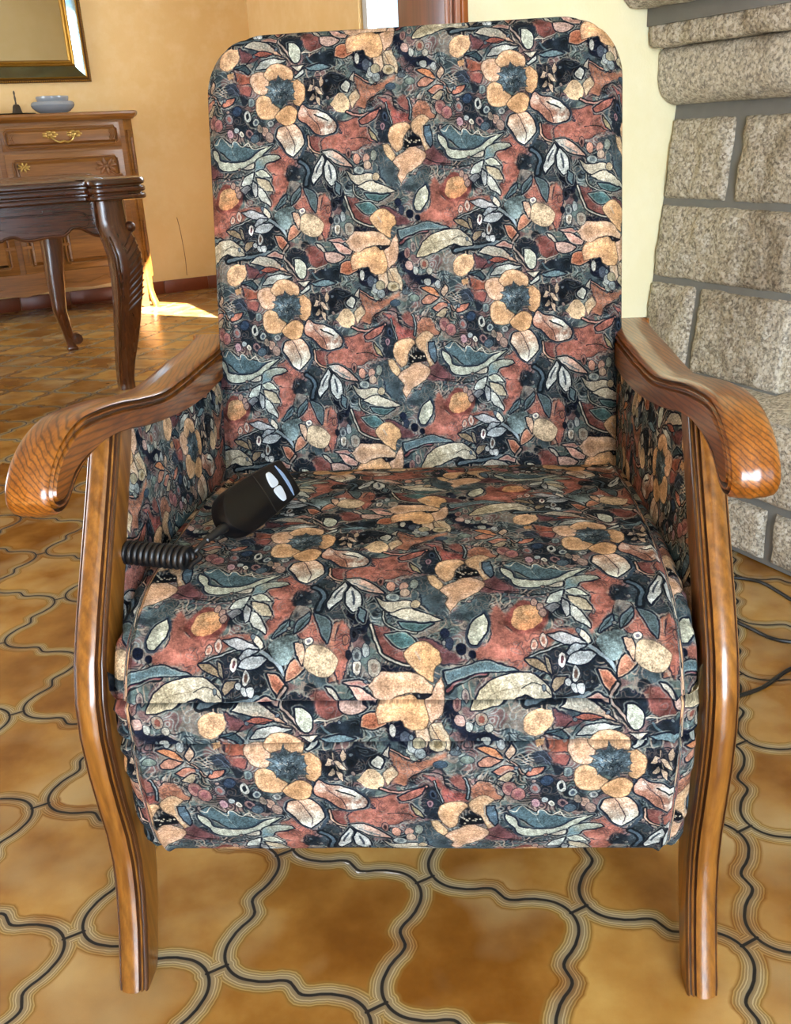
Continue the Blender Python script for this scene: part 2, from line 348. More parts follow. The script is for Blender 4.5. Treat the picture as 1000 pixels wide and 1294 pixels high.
    # sprays of rust leaves
    S(2, [860,70,930,130,985,190,1010,230], '#b98d7c', 4, edge=DARK)
    for p, col in (([755,50,820,40,880,78,905,112,820,92], '#bd7752'), ([758,150,820,110,892,120,830,170,770,177], '#b97f6a'), ([838,212,900,170,972,180,900,242], '#b87763'), ([910,75,940,20,962,60,932,112], '#bd9c85'), ([870,270,930,215,970,220,920,290], '#a5937a')): L(2, p, col)
    L(1, [98,312,140,270,202,260,180,300,120,327], '#b4705c'); S(1, [20,220,90,310], '#a98474', 4, edge=DARK)
    for p in ([150,150,200,140,240,200], [145,190,190,180,215,235], [165,165,225,215,232,240]): S(1, p, '#56637a', 2)
    S(1, [830,110,835,180,850,240], '#a08873', 3)
    for p in ([778,202,800,150,832,160,810,202], [828,170,860,168,897,232,860,222], [788,272,820,220,832,250,802,277], [838,240,870,258,872,322,844,290], [868,132,890,80,902,130,882,172]): L(1, p, '#b59a82', w=2.4)
    # leaves around the big flower
    L(1, [590,480,540,500,523,560,560,625,600,685,650,722,692,670,732,610,722,540,675,478,620,470], '#c39a80', '#bdb7a9', ang=1.57, halo='#27303e'); S(1, [597,485,640,570,660,640,655,700], '#3c3038', 3); S(1, [605,520,610,600,640,670], '#8b7a70', 2)
    L(1, [735,312,790,350,870,365,940,405,988,455,985,522,925,547,870,553,810,512,755,460,700,432,700,360], '#bf806a', '#bfbdb2', ang=-.5, halo='#27303e'); S(1, [770,390,840,460,872,545], '#40333b', 3); S(1, [820,395,870,415,930,440], DARK, 6); S(1, [745,330,790,400], '#5a4a4a', 3)
    S(1, [770,560,780,650,850,700,1000,690], '#c49b84', 6, edge=DARK); L(1, [890,715,1000,705,1010,770,950,760], '#ada79c'); L(2, [0,690,80,680,160,730,235,805,140,790,60,745], '#a5a6a0', '#b98e7c', ang=0, halo=DARK); S(2, [50,720,120,755,170,780], '#54606a', 5)
    for p, s_ in (([788,905,810,820,870,718,892,760,862,862,800,945], [820,850,862,770]), ([890,830,910,755,972,820,978,925,940,955,898,900], [925,800,945,900])): L(1, p, '#b9bab6', halo=DARK); S(1, s_, '#353c48', 8)
    L(1, [975,925,1010,960,1000,1030,970,1000], '#6a8088')
    L(2, [188,840,260,880,380,870,402,930,300,962,225,912], '#b7ab97'); L(4, [268,90,370,50,440,70,562,130,450,142,360,130], '#c2b7a2'); L(4, [330,145,430,155,520,150,440,202,360,190], '#3f5a5e', inner='#7b9090'); S(4, [235,70,250,150,330,200,430,210], '#a09c90', 4, edge=DARK)
    L(4, [248,230,340,213,400,240,432,282,340,312,280,270], '#46666a', inner='#b4b2a2'); L(4, [713,200,740,130,800,78,817,130,800,210,750,282,720,272], '#b5b39f', halo='#27303e')
    # main flower
    F = dict(line='#4a3a30', w=2.2, var=.09)
    for p, a in (([330,130,350,70,440,50,475,110,465,200,425,235,365,212], '#cda58b'), ([438,70,500,-5,580,-5,665,50,662,115,600,112,560,90,480,125], '#d2a580'), ([655,130,700,108,752,170,752,260,712,322,668,305,670,210], '#cd9c72'), ([365,300,390,248,455,238,500,300,545,345,512,412,430,424,378,392], '#d3a67e'), ([512,402,570,340,652,322,688,380,662,450,612,478,548,452], '#d5a173')): L(1, p, a, **F)
    pts = [(568+(122 if i % 2 else 84)*math.cos(i*math.pi/11+.3)*(1+.12*math.sin(i*2.3)), 205+(118 if i % 2 else 84)*math.sin(i*math.pi/11+.3)*(1+.12*math.cos(i*1.7))) for i in range(22)]
    c.shape(pts, '#4d5c66', line='#333c46', w=2, var=.28, sp=2)
    rg = np.random.default_rng(5)
    for i in range(46):
        a, r = rg.uniform(0, 6.28), 62*math.sqrt(rg.uniform(0, 1)); x, y = 560+r*math.cos(a), 215+r*math.sin(a)
        c.line([(x, y), (x+rg.uniform(-14, 14), y+rg.uniform(-14, 14))], ('#10131d', '#10131d', '#a9a7a0')[i % 3], 2.4)
    for i in range(14):
        a = i*.449; c.line([(568+70*math.cos(a), 205+70*math.sin(a)), (568+108*math.cos(a), 205+106*math.sin(a))], '#2f3842', 2)
    # tulip
    for p, a in (([530,520,580,470,660,458,692,500,642,570,622,660,582,692,530,620], '#cfa27c'), ([700,460,780,398,842,430,802,490,832,600,842,660,800,682,770,572,718,532], '#d2aa86'), ([470,640,522,640,572,730,540,762,500,722], '#c4a07a'), ([640,690,700,650,762,670,812,720,762,800,682,850,612,935,588,882,600,830,548,770,582,728], '#cfa488')): L(2, p, a, **F)
    L(2, [640,610,700,568,772,580,784,640,720,655,650,665], '#15161c', line=None)
    for i in range(12): c.ring(875+660+rg.uniform(0, 115), 590+rg.uniform(0, 60), 7, 7, '#c9b7a0', None, line=None)
    L(2, [800,490,840,480,862,600,842,655,810,580], '#54697a'); S(2, [600,560,590,640], '#b98a62', 3); S(2, [680,690,720,760,650,830], '#b5876e', 2.5)
    # small bud
    L(2, [70,310,130,230,192,228,222,300,200,372,140,372], '#d3b08a', line=None, var=.1); L(2, [225,250,280,198,302,260,238,345], '#c2a88a', **F); L(2, [168,160,202,118,232,150,212,212,172,192], '#b9b6aa'); L(2, [230,112,272,58,262,132], '#b4a797')
    S(2, [200,370,300,400,380,385,465,345], '#b98377', 8, edge=DARK); L(2, [300,440,360,400,450,350,420,420,330,470], '#95584d')
    for a in (90, 210, 330): c.ring(1290+26*math.cos(math.radians(a)), 95+26*math.sin(math.radians(a)), 30, 30, '#8e938a', None)
    L(2, [370,500,400,540,440,610,385,570], '#8e8062')
    # lily
    L(4, [20,520,100,503,172,530,100,548], '#9d6a62', inner=CREAM); L(4, [50,540,110,550,212,600,200,632,120,622], '#bf8b7d', inner='#cdb6a5'); L(4, [-10,620,80,618,152,650,70,702,10,682], '#c49f92'); L(4, [108,785,130,700,212,678,252,760,170,802], '#b6684b', inner='#c9a98e')
    for p, a, b in (([360,340,440,268,522,300,562,370,522,430,520,502,440,460,390,400], '#d3a57c', '#d3a070'), ([400,790,470,760,482,860,460,902,420,860], '#cdb096', None), ([490,760,550,738,592,850,592,922,530,892,488,840], '#c6b094', None), ([458,610,520,540,562,468,572,560,552,680,500,742,478,700], '#cda389', None), ([198,680,230,618,330,580,422,578,472,640,482,742,430,792,360,782,330,732,208,762], '#d39f79', '#d4a375'), ([158,540,220,458,330,448,430,460,512,520,502,560,420,560,330,570,240,612], '#cda58c', '#d0a888')): L(4, p, a, col2=b, **F)
    L(4, [400,562,440,553,512,560,470,590,430,602], '#1b1a20', line=None, sp=3); S(4, [250,660,300,650,340,640], '#9c8372', 5, alpha=.6); S(4, [500,760,520,820,560,890], '#3c3038', 2.5); S(4, [420,330,440,370], '#a79b90', 9, alpha=.6)
    # bubbles and seeds
    for k, x, y, rx, ry, a, b in ((1,295,400,26,48,'#b9b9b2',NAVY),(1,360,450,26,34,'#8d9694','#3b4654'),(1,480,460,26,26,'#8b8d8a','#565a60'),(1,150,425,28,40,'#6f6a6c','#83504d'),(1,150,540,26,32,'#a98288','#8a6470'),(1,205,512,18,24,'#8d9496',None),(1,240,545,18,22,'#c5bdae','#8a857a'),(1,300,540,28,36,'#7c5f5e','#2a2430'),(1,430,525,30,40,'#b08d7c',None),(1,330,290,26,32,'#6d7a7a','#4b555c'),(1,215,362,36,34,'#2c3a50',None),(1,465,570,34,40,'#8d746a',None),(1,390,505,24,30,'#8f7d70',None),(1,345,580,40,34,'#3c4a55',None),
        (3,195,330,20,46,'#c4aa9c','#a06a5b'),(3,140,355,18,32,'#c0a190','#a06a5b'),(3,285,437,19,42,'#c9bfb6','#5a3b42'),(3,360,512,20,46,'#b5b3ae','#6d5148'),(3,320,560,18,22,'#a4a6a6',None),(3,350,590,18,26,'#a9abab',None),(3,382,590,20,28,'#a9abab',None),(3,950,235,22,44,'#2a2c35','#12141c'),(3,970,350,24,36,'#8d8b85','#3d3b40'),(3,970,432,22,46,'#b0a597','#7d6b5e'),(3,905,270,16,28,'#94604f','#7a4a42'),(3,925,360,14,24,'#1a1c25',None),
        (4,95,432,22,40,'#a9a195','#6e6257'),(4,190,430,36,52,'#8d8478','#75655a'),(4,95,360,26,36,'#6a6f70','#33373d'),(4,145,330,20,40,'#7e8485',None),(4,580,217,22,30,'#1a1f30',None),(4,605,280,18,36,'#2a3040',None),(4,670,305,26,36,'#121624',None),(4,725,335,16,22,'#121624',None),(4,690,570,22,42,'#8a7b74','#5a4a4c'),(4,650,720,32,36,'#a3837a',None),(4,700,762,22,36,'#93958f',None),(4,770,705,34,44,'#8b7a6d','#7c463d'),(4,640,620,24,44,'#84645f','#5f3f40'),(4,280,802,20,40,'#a5a29a',None),(4,350,850,30,44,'#3f4653',None),(4,812,765,22,28,'#a49f92',None),(4,790,850,28,30,'#999a94',None),(4,870,870,22,34,'#8d9191',None),(4,390,905,30,40,'#8c9190',None),(4,430,950,28,36,'#7c8486',None),
        (2,210,705,22,40,'#9c6d63','#3a2a30'),(2,270,742,22,44,'#b9836f',None),(2,340,742,26,40,'#a37b6c',None),(2,350,800,26,36,'#a98f7c',None),(2,285,840,36,34,'#8c9390','#5d666a'),(2,400,720,24,44,'#84897f',None),(2,415,890,26,30,'#a28f74',None),(2,480,490,20,30,'#7f6068','#3d3038'),(2,500,410,18,40,'#303a4a','#12151f'),(2,440,30,34,34,'#8f846c',None),(2,540,40,46,40,'#a8987c','#7c6a4e'),(2,545,170,40,26,'#33414f',None),(2,640,80,30,26,'#49525a',None),(2,700,130,36,28,'#5b6660',None),(2,930,340,40,54,'#8b625c','#77484a'),(1,55,470,40,46,'#8a5b57','#74464a')):
        ox, oy = Q[k]; c.ring(x+ox, y+oy, rx, ry, a, b)
    for i in range(150):   # pepper of small seeds in the dark grounds
        x, y = rg.uniform(0, 1800), rg.uniform(0, 1725); u, v = to_uv(x, y); px = c.img[int(v*n) % n, int(u*n) % n]
        if px.mean() < .24: c.ring(x, y, rg.uniform(7, 13), rg.uniform(8, 18), ('#59636b', '#6d6a66', '#7d6a64')[i % 3], None)
    c.img *= (1+.06*c.fine[..., None]+.05*c.mot[..., None])
    g = c.img.mean(2, keepdims=True); im = g+(c.img-g)*.90; im = im*np.array([.83, .85, .855], np.float32)
    im = np.clip(im, 0, 1)**.91
    return np.clip((im-.030)*1.02+np.array([.004, .004, .0], np.float32), 0.010, 1)
# ---------------------------------------------------------------- camera
CAM_H, PITCH, ROLL, FPX = .9089, .38506, -.0532, 1181.6
cd_ = bpy.data.cameras.new('camera'); cam = bpy.data.objects.new('camera', cd_); COL.objects.link(cam)
cd_.sensor_fit = 'VERTICAL'; cd_.sensor_height = 24; cd_.lens = FPX/1294*24; cd_.clip_start = .02; cd_.clip_end = 60
cam.matrix_world = Matrix.Translation((0, 0, CAM_H)) @ Matrix.Rotation(math.pi/2-PITCH, 4, 'X') @ Matrix.Rotation(ROLL, 4, 'Z')
SC.camera = cam
PHI = R(26.44)            # the room stands turned to the camera: u along the back wall, v away from the viewer
def room(name, **kw): return empty(name, (0, 0, 0), PHI, **kw)
def S(o):                 # a piece of the setting
    o.rotation_euler = (0, 0, PHI); o['kind'] = 'structure'; return o

# ---------------------------------------------------------------- materials
def mat_plaster(name, c1, c2, c3):
    t = NT(name); co = t.coord()
    a = t.noise(co, 1.3, 5, .6); b = t.noise(co, 9, 5, .65); g = t.noise(co, 160, 3)
    c = t.mix(t.ramp(a, [(.35, (0, 0, 0, 1)), (.65, (1, 1, 1, 1))]), lin(c1), lin(c2))
    c = t.mix(t.math('MULTIPLY', t.ramp(b, [(.45, (0, 0, 0, 1)), (.7, (1, 1, 1, 1))]), .5), c, lin(c3))
    t.set(Base_Color=c, Roughness=.75, Normal=t.bump(t.math('ADD', t.math('MULTIPLY', b, 2.0), g), .25, .002)); return t.m
def mat_floor():
    # glazed quatrefoil-edged tiles: every edge is an S-curve, corners alternately round and pointed, joined by a short joint
    t = NT('floor_tiles'); co = t.coord()
    s, ph, ox, oy = .2, -.3239, -.2404, .8293
    c_, s_ = math.cos(ph)/s, math.sin(ph)/s
    sep = t.n('ShaderNodeSeparateXYZ'); t.l(co, sep.inputs[0]); X, Y = sep.outputs[0], sep.outputs[1]
    X = t.math('SUBTRACT', X, ox); Y = t.math('SUBTRACT', Y, oy)
    I = t.math('ADD', t.math('MULTIPLY', X, c_), t.math('MULTIPLY', Y, s_))
    J = t.math('ADD', t.math('MULTIPLY', X, -s_), t.math('MULTIPLY', Y, c_))
    def frac(x): return t.math('FRACT', x)
    def sfrac(x): return t.math('SUBTRACT', t.math('FRACT', t.math('ADD', x, .5)), .5)
    G = []
    cx, r, tc = .195, .217, .046
    for k in range(0, 51):
        q = k/100
        if q < .15: g = cx-math.sqrt(max(r*r-(q-cx)**2, 0)) if q > .0 else .1
        else: g = 0
        G.append((q, g))
    def gfun(q):
        sg = 1
        if q > .5: q, sg = 1-q, -1
        q = max(q, tc)
        if q < .22: g = cx-math.sqrt(max(r*r-(q-cx)**2, 0))
        else: g = float(np.interp(q, [.22, .28, .34, .39, .435, .465, .5], [-.0205, -.015, .002, .024, .034, .026, 0]))
        return sg*g
    def family(tt, off):
        cl = t.math('MINIMUM', t.math('MAXIMUM', tt, tc), 1-tc)
        fc = t.n('ShaderNodeFloatCurve'); cm = fc.mapping.curves[0]; pts = [tc+.0001]+list(np.linspace(.06, .44, 20))+[.465, .5, .535]+list(np.linspace(.56, .94, 20))+[1-tc-.0001]
        cm.points[0].location = (0, .5+gfun(0)*5); cm.points[1].location = (1, .5+gfun(1)*5)
        for q in pts: cm.points.new(q, .5+gfun(q)*5)
        for p in cm.points: p.handle_type = 'VECTOR'
        fc.mapping.update(); t.put(fc.inputs['Value'], cl)
        fd = t.n('ShaderNodeFloatCurve'); cm = fd.mapping.curves[0]
        def slope(q): return min(1.6, abs(gfun(min(q+.01, 1-tc))-gfun(max(q-.01, tc)))/.02)
        cm.points[0].location = (0, .5); cm.points[1].location = (1, .5)
        for q in pts: cm.points.new(q, 1/math.sqrt(1+slope(q)**2))
        for p in cm.points: p.handle_type = 'VECTOR'
        fd.mapping.update(); t.put(fd.inputs['Value'], cl)
        g = t.math('DIVIDE', t.math('SUBTRACT', fc.outputs[0], .5), 5)
        d = t.math('MULTIPLY', t.math('ABSOLUTE', t.math('SUBTRACT', off, g)), fd.outputs[0])
        e = t.math('ABSOLUTE', t.math('SUBTRACT', tt, cl))
        return t.math('SQRT', t.math('ADD', t.math('MULTIPLY', d, d), t.math('MULTIPLY', e, e))), g
    dh, gh = family(frac(I), sfrac(J)); dv, gv = family(frac(J), sfrac(I))
    # short joint along the diagonal
    a, b = sfrac(I), sfrac(J)
    p = t.math('MULTIPLY', t.math('ADD', a, b), .5); p = t.math('MINIMUM', t.math('MAXIMUM', p, -tc), tc)
    da, db = t.math('SUBTRACT', a, p), t.math('SUBTRACT', b, p)
    dl = t.math('SQRT', t.math('ADD', t.math('MULTIPLY', da, da), t.math('MULTIPLY', db, db)))
    D = t.math('MINIMUM', t.math('MINIMUM', dh, dv), dl)
    # which tile
    ci = t.math('FLOOR', t.math('SUBTRACT', I, gv)); cj = t.math('FLOOR', t.math('SUBTRACT', J, gh))
    cmb = t.n('ShaderNodeCombineXYZ'); t.put(cmb.inputs[0], ci); t.put(cmb.inputs[1], cj)
    wn = t.n('ShaderNodeTexWhiteNoise', noise_dimensions='2D'); t.l(cmb.outputs[0], wn.inputs[0])
    rnd = wn.outputs[0]
    wob = t.noise(co, 90, 2); fine = t.noise(co, 700, 2)
    Dw = t.math('ADD', D, t.math('MULTIPLY', t.math('SUBTRACT', wob, .5), .008))
    cloud = t.noise(co, 8, 5, .55); cl2 = t.noise(co, 3.1, 3)
    tone = t.math('ADD', t.math('MULTIPLY', cloud, .75), t.math('MULTIPLY', rnd, .30)); tone = t.math('ADD', tone, t.math('MULTIPLY', D, .25))
    field = t.ramp(tone, [(.30, lin('#bf9b58')), (.46, lin('#ab8142')), (.60, lin('#96692e')), (.76, lin('#7d501d')), (.95, lin('#623b13'))])
    pale = t.ramp(cl2, [(.52, (0, 0, 0, 1)), (.72, (1, 1, 1, 1))]); field = t.mix(t.math('MULTIPLY', pale, .6), field, lin('#c4b488'))
    K = 1/.158
    bt = t.math('MULTIPLY', Dw, K)
    border = t.ramp(bt, [(0, lin('#7f7c6d')), (.16, lin('#86826f')), (.185, lin('#6d6a5a')), (.205, lin('#b9ae8e')), (.235, lin('#b9ae8e')), (.255, lin('#77715c')), (.29, lin('#827a60')), (.315, lin('#b8a982')), (.335, lin('#b3a278')), (.355, lin('#746746')), (.40, lin('#857650')), (.42, lin('#b09a68')), (.445, lin('#ab9158')), (.47, lin('#6f5326')), (.55, lin('#8a6a34'))])
    border = t.mix(.30, border, lin('#a07c3e'))
    wmask = t.ramp(t.noise(co, 5.5, 3), [(.46, (0, 0, 0, 1)), (.62, (1, 1, 1, 1))])
    border = t.mix(t.math('MULTIPLY', wmask, .75), border, t.mix(1.0, border, lin('#d9a05a'), 'MULTIPLY'))
    glz = t.mix(t.ramp(t.math('MULTIPLY', Dw, K), [(.47, (0, 0, 0, 1)), (.60, (1, 1, 1, 1))]), border, field)
    glz = t.mix(t.math('MULTIPLY', fine, .12), glz, lin('#5a3a18'))
    isg = t.ramp(D, [(.0085, (1, 1, 1, 1)), (.0135, (0, 0, 0, 1))])
    col = t.mix(isg, glz, lin('#17120d'))
    h = t.ramp(D, [(.006, (0, 0, 0, 1)), (.024, (1, 1, 1, 1))]); hh = t.math('ADD', h, t.math('MULTIPLY', cloud, .5))
    t.set(Base_Color=col, Roughness=t.math('ADD', t.math('MULTIPLY', isg, .6), t.math('MULTIPLY_ADD', cloud, .14, .15)), Normal=t.bump(hh, .5, .0016))
    t.b.inputs['Specular IOR Level'].default_value = .45
    return t.m
def mat_granite(name, base='#9c8f7c', tint='#8a6f4a'):
    t = NT(name); co = t.coord()
    a = t.noise(co, 120, 4, .75); b = t.noise(co, 260, 3, .7); w = t.noise(co, 4.5, 4)
    v = t.n('ShaderNodeTexVoronoi', feature='F1'); t.l(co, v.inputs['Vector']); v.inputs['Scale'].default_value = 190
    g = t.mix(t.ramp(a, [(.38, (0, 0, 0, 1)), (.56, (1, 1, 1, 1))]), lin('#4a433b'), lin('#bdb29d'))
    g = t.mix(t.ramp(b, [(.34, (1, 1, 1, 1)), (.43, (0, 0, 0, 1))]), g, lin('#2e2a27'))
    sepc = t.n('ShaderNodeSeparateColor'); t.l(v.outputs['Color'], sepc.inputs[0])
    g = t.mix(t.math('MULTIPLY', t.ramp(sepc.outputs[0], [(.72, (0, 0, 0, 1)), (.8, (1, 1, 1, 1))]), .75), g, lin('#d6cfc0'))
    g = t.mix(.28, g, lin(base)); g = t.mix(t.math('MULTIPLY', t.ramp(w, [(.5, (0, 0, 0, 1)), (.72, (1, 1, 1, 1))]), .6), g, t.mix(1.0, g, lin(tint), 'MULTIPLY'))
    t.set(Base_Color=g, Roughness=.7, Normal=t.bump(t.math('ADD', a, t.noise(co, 60, 4)), .7, .004)); return t.m
def mat_fabric():
    img = bpy.data.images.new('woven_floral_repeat', FN, FN, alpha=False)
    a = weave()[::-1]; px = np.ones((FN, FN, 4), np.float32); px[..., :3] = a; img.pixels.foreach_set(px.ravel()); img.update(); img.pack()
    t = NT('floral_chenille'); uv = t.n('ShaderNodeUVMap', uv_map='UVMap').outputs[0]
    im = t.n('ShaderNodeTexImage', image=img, interpolation='Cubic'); t.l(uv, im.inputs[0])
    co = t.coord(); pile = t.noise(co, 900, 2); slub = t.noise(t.mapv(co, scale=(1, 1, .25)), 240, 3)
    wv = t.n('ShaderNodeTexWave', wave_type='BANDS', bands_direction='Z'); t.l(co, wv.inputs[0]); wv.inputs['Scale'].default_value = 240; wv.inputs['Distortion'].default_value = 1.2
    c = t.mix(t.math('MULTIPLY', pile, .15), im.outputs[0], t.mix(1.0, im.outputs[0], (.55, .55, .55, 1), 'MULTIPLY'))
    lum = t.n('ShaderNodeRGBToBW'); t.l(im.outputs[0], lum.inputs[0])
    h = t.math('ADD', t.math('MULTIPLY', lum.outputs[0], 1.3), t.math('ADD', t.math('MULTIPLY', pile, .5), t.math('ADD', t.math('MULTIPLY', slub, .3), t.math('MULTIPLY', wv.outputs['Fac'], .18))))
    t.set(Base_Color=c, Roughness=.92, Normal=t.bump(h, .38, .0014))
    t.b.inputs['Specular IOR Level'].default_value = .04; t.b.inputs['Sheen Weight'].default_value = .0; t.b.inputs['Sheen Roughness'].default_value = .5
    return t.m
M_FAB = mat_fabric()
M_FLOOR = mat_floor()
M_CREAM = mat_plaster('cream_plaster', '#ece3bd', '#e7ddb2', '#f0e9c9')
M_OCHRE = mat_plaster('ochre_plaster', '#e4c58f', '#dcb97d', '#e8cf9f')
M_CEIL = mat_plaster('ceiling_paint', '#cfc6b2', '#c9bfa9', '#d5cdbb')
M_OAK = mat_wood('oak_arm', '#341605', '#7c450f', '#a5631d', 'Y', ring=105, rough=.30, coat=.6, along=.12, contrast=1.3)
M_OAKZ = mat_wood('oak_leg', '#371b07', '#734719', '#9c6829', 'Z', ring=32, rough=.30, coat=.6, along=.08, contrast=.55)
M_WALN = mat_wood('walnut_table', '#1f0d07', '#421f11', '#5f3319', 'X', ring=14, rough=.26, coat=.6, contrast=.35)
M_WALNZ = mat_wood('walnut_table_leg', '#24100a', '#4c2612', '#6c3c1c', 'Z', ring=14, rough=.26, coat=.6, contrast=.35)
M_CARV = mat_wood('walnut_carving', '#1c0c06', '#3c1d0e', '#5a3018', 'Z', ring=14, rough=.42, coat=.15, contrast=.35)
M_CHER = mat_wood('cherry_dresser', '#492c0d', '#724719', '#906129', 'X', ring=9, rough=.38, coat=.12, contrast=.3)
M_CHERD = mat_wood('cherry_dresser_carving', '#4a2a12', '#6f4520', '#82562c', 'X', ring=9, rough=.4, coat=.2, contrast=.3)
M_GROOVE = mat_wood('stained_shaded_groove', '#1f0e05', '#3a1f0c', '#4f2d13', 'Z', ring=30, rough=.34, coat=.5, contrast=.4)  # groove finish, with occlusion shade put into its dark colour
M_BRASS = mat_plain('aged_brass', '#b79a5a', .32, 1, None, .5, .12)
M_IRON = mat_plain('dark_iron', '#2a2320', .5, .6)
M_GOLD = mat_plain('gilt_wood', '#a67c2e', .34, .75, 60, .5, .15)
M_GOLDD = mat_plain('dark_gilt_wood', '#5d3c16', .4, .3, 60, .5, .12)
M_BLACK = mat_plain('black_plastic', '#08080a', .4, 0, 500, .25, .05)
M_RUB = mat_plain('black_cable', '#0e0e10', .42, 0, None, .5)
M_BTN = mat_plain('pale_blue_button', '#b9c2cc', .4)
M_STRIPE = mat_plain('steel_blue_stripe', '#7d93b4', .4)
M_CHINA = mat_plain('grey_glazed_china', '#8d96a0', .25, 0, None, .5, .05, .4)
M_PEWTER = mat_plain('dark_pewter', '#40382f', .4, .6)
M_JAMB = mat_wood('mahogany_jamb', '#3a120b', '#5f2414', '#78341d', 'Z', ring=12, rough=.35, coat=.3, contrast=.5)
M_CASE = mat_wood('door_casing_wood', '#7c4a3a', '#a06a55', '#b98a74', 'Z', ring=20, rough=.35, coat=.3, contrast=.5)
M_CASED = mat_wood('door_casing_edge', '#70370f', '#96501b', '#a86326', 'Z', ring=20, rough=.35, coat=.3, contrast=.5)
M_SKIRT = mat_plain('terracotta_skirting', '#7c3b1f', .35, 0, 30, .5, .18)
M_MORTAR = mat_plain('grey_mortar', '#74736e', .85, 0, 220, .3, .1)
M_GRAN = mat_granite('rough_granite')
M_GRANS = mat_granite('smooth_granite', '#b3aca0', '#a08c6c')
M_SOOT = mat_plain('soot', '#1d1a18', .9, 0, 120, .2, .2)
M_WHITE = mat_plain('white_window_paint', '#c9cfd4', .45)
M_NAVYB = mat_plain('dark_lining', '#15151a', .8)
def mat_glass(name='window_glass'):
    t = NT(name); t.t.nodes.remove(t.b)
    tr = t.n('ShaderNodeBsdfTransparent'); gl = t.n('ShaderNodeBsdfGlossy'); gl.inputs['Roughness'].default_value = .02
    lw = t.n('ShaderNodeLayerWeight'); lw.inputs[0].default_value = .5; fz = t.math('MULTIPLY_ADD', t.math('POWER', lw.outputs['Facing'], 5.0), .9, .03); mx = t.n('ShaderNodeMixShader')
    wob = t.noise(t.coord(), 3, 2); t.l(t.bump(wob, .02, .01), gl.inputs['Normal'])
    t.l(fz, mx.inputs[0]); t.l(tr.outputs[0], mx.inputs[1]); t.l(gl.outputs[0], mx.inputs[2]); t.l(mx.outputs[0], t.out.inputs[0]); return t.m
M_GLASS = mat_glass()
def mat_mirror(name, tint, rough):
    t = NT(name); nz = t.noise(t.coord(), 5, 4); c = t.mix(nz, lin(tint), tuple(x*.9 for x in lin(tint)[:3])+(1,))
    t.set(Base_Color=c, Metallic=1.0, Roughness=rough, Normal=t.bump(nz, .03, .01)); return t.m
M_MIRR = mat_mirror('mirror_silver', '#d9d4c6', .03)
M_MIRRB = mat_mirror('bevelled_mirror', '#a9cbdd', .06)
# ---------------------------------------------------------------- room shell (u, v, z)
U0, U1, UD, V0, VM, VB, H = -3.0, 2.6, 2.27, -1.75, 1.80, 6.28, 2.5
cp, sp = math.cos(PHI), math.sin(PHI)
def W(u, v, z=0): return (u*cp-v*sp, u*sp+v*cp, z)
fl = [W(U0-.1, V0-.1), W(U1+.1, V0-.1), W(U1+.1, VB+.1), W(U0-.1, VB+.1)]
o = mesh('floor', [p[:2]+(0,) for p in fl]+[p[:2]+(-.1,) for p in fl], [(0, 1, 2, 3), (7, 6, 5, 4)]+[(i, i+4, (i+1) % 4+4, (i+1) % 4) for i in range(4)], M_FLOOR, smooth=False)
o['kind'] = 'structure'
S(MB().box(U0-.1, U1+.1, V0-.1, VB+.1, H, H+.1, 0).build('ceiling', M_CEIL))
def wall(name, boxes, m):
    b = MB()
    for x in boxes: b.box(*x, bev=0)
    return S(b.build(name, m, smooth=False))
wb = wall('wall_back', [(U0, UD+.1, VB, VB+.12, 0, H)], M_OCHRE)
WV0, WV1, WZ0, WZ1 = 3.86, 4.68, .92, 2.1
wall('wall_dining_right', [(UD, UD+.1, VM+.19, WV0, 0, H), (UD, UD+.1, WV1, VB, 0, H), (UD, UD+.1, WV0, WV1, 0, WZ0), (UD, UD+.1, WV0, WV1, WZ1, H)], M_OCHRE)
wall('wall_middle', [(1.083, U1, VM, VM+.19, 0, H)], M_CREAM)
wall('wall_right', [(U1, U1+.1, V0, VM+.19, 0, H)], M_CREAM)
FW = (-1.05, .55, .06, 2.0)      # window behind the viewer
wall('wall_front', [(U0, FW[0], V0-.12, V0, 0, H), (FW[1], U1, V0-.12, V0, 0, H), (FW[0], FW[1], V0-.12, V0, 0, FW[2]), (FW[0], FW[1], V0-.12, V0, FW[3], H)], M_CREAM)
LW = (3.7, 5.7, .3, 2.2)         # opening added in the unseen left wall, for fill light
wall('wall_left', [(U0-.12, U0, V0, LW[0], 0, H), (U0-.12, U0, LW[1], VB, 0, H), (U0-.12, U0, LW[0], LW[1], 0, LW[2]), (U0-.12, U0, LW[0], LW[1], LW[3], H)], M_OCHRE)
def window(name, axis, pos, a0, a1, z0, z1, glass=True, out=1):
    b = MB(); t = .055
    def bx(p0, p1, q0, q1):
        if axis == 'u': b.box(pos, pos+.05, p0, p1, q0, q1, .006)
        else: b.box(p0, p1, pos, pos+.05, q0, q1, .006)
    bx(a0, a0+t, z0, z1); bx(a1-t, a1, z0, z1); bx(a0+t, a1-t, z0, z0+t); bx(a0+t, a1-t, z1-t, z1)
    w = S(b.build(name, M_WHITE))
    if glass:
        g = MB(); (g.box(pos+.022, pos+.026, a0+t-.005, a1-t+.005, z0+t-.005, z1-t+.005, 0) if axis == 'u' else g.box(a0+t-.005, a1-t+.005, pos+.022, pos+.026, z0+t-.005, z1-t+.005, 0))
        p = g.build('window_pane', M_GLASS, w, smooth=False); p['kind'] = 'structure'
    return w
window('window_1', 'u', UD+.02, WV0, WV1, WZ0, WZ1)
window('window_2', 'v', V0-.09, FW[0], FW[1], FW[2], FW[3])
window('fill_window', 'u', U0-.09, LW[0], LW[1], LW[2], LW[3])  # unseen window added so fill light can enter the dining end
S(MB().box(UD+.1, UD+.66, WV0-.9, WV1+.9, 2.25, 2.32, .01).build('sun_block_slab', M_WHITE))  # unseen slab added outside to cut the sun entering the right window
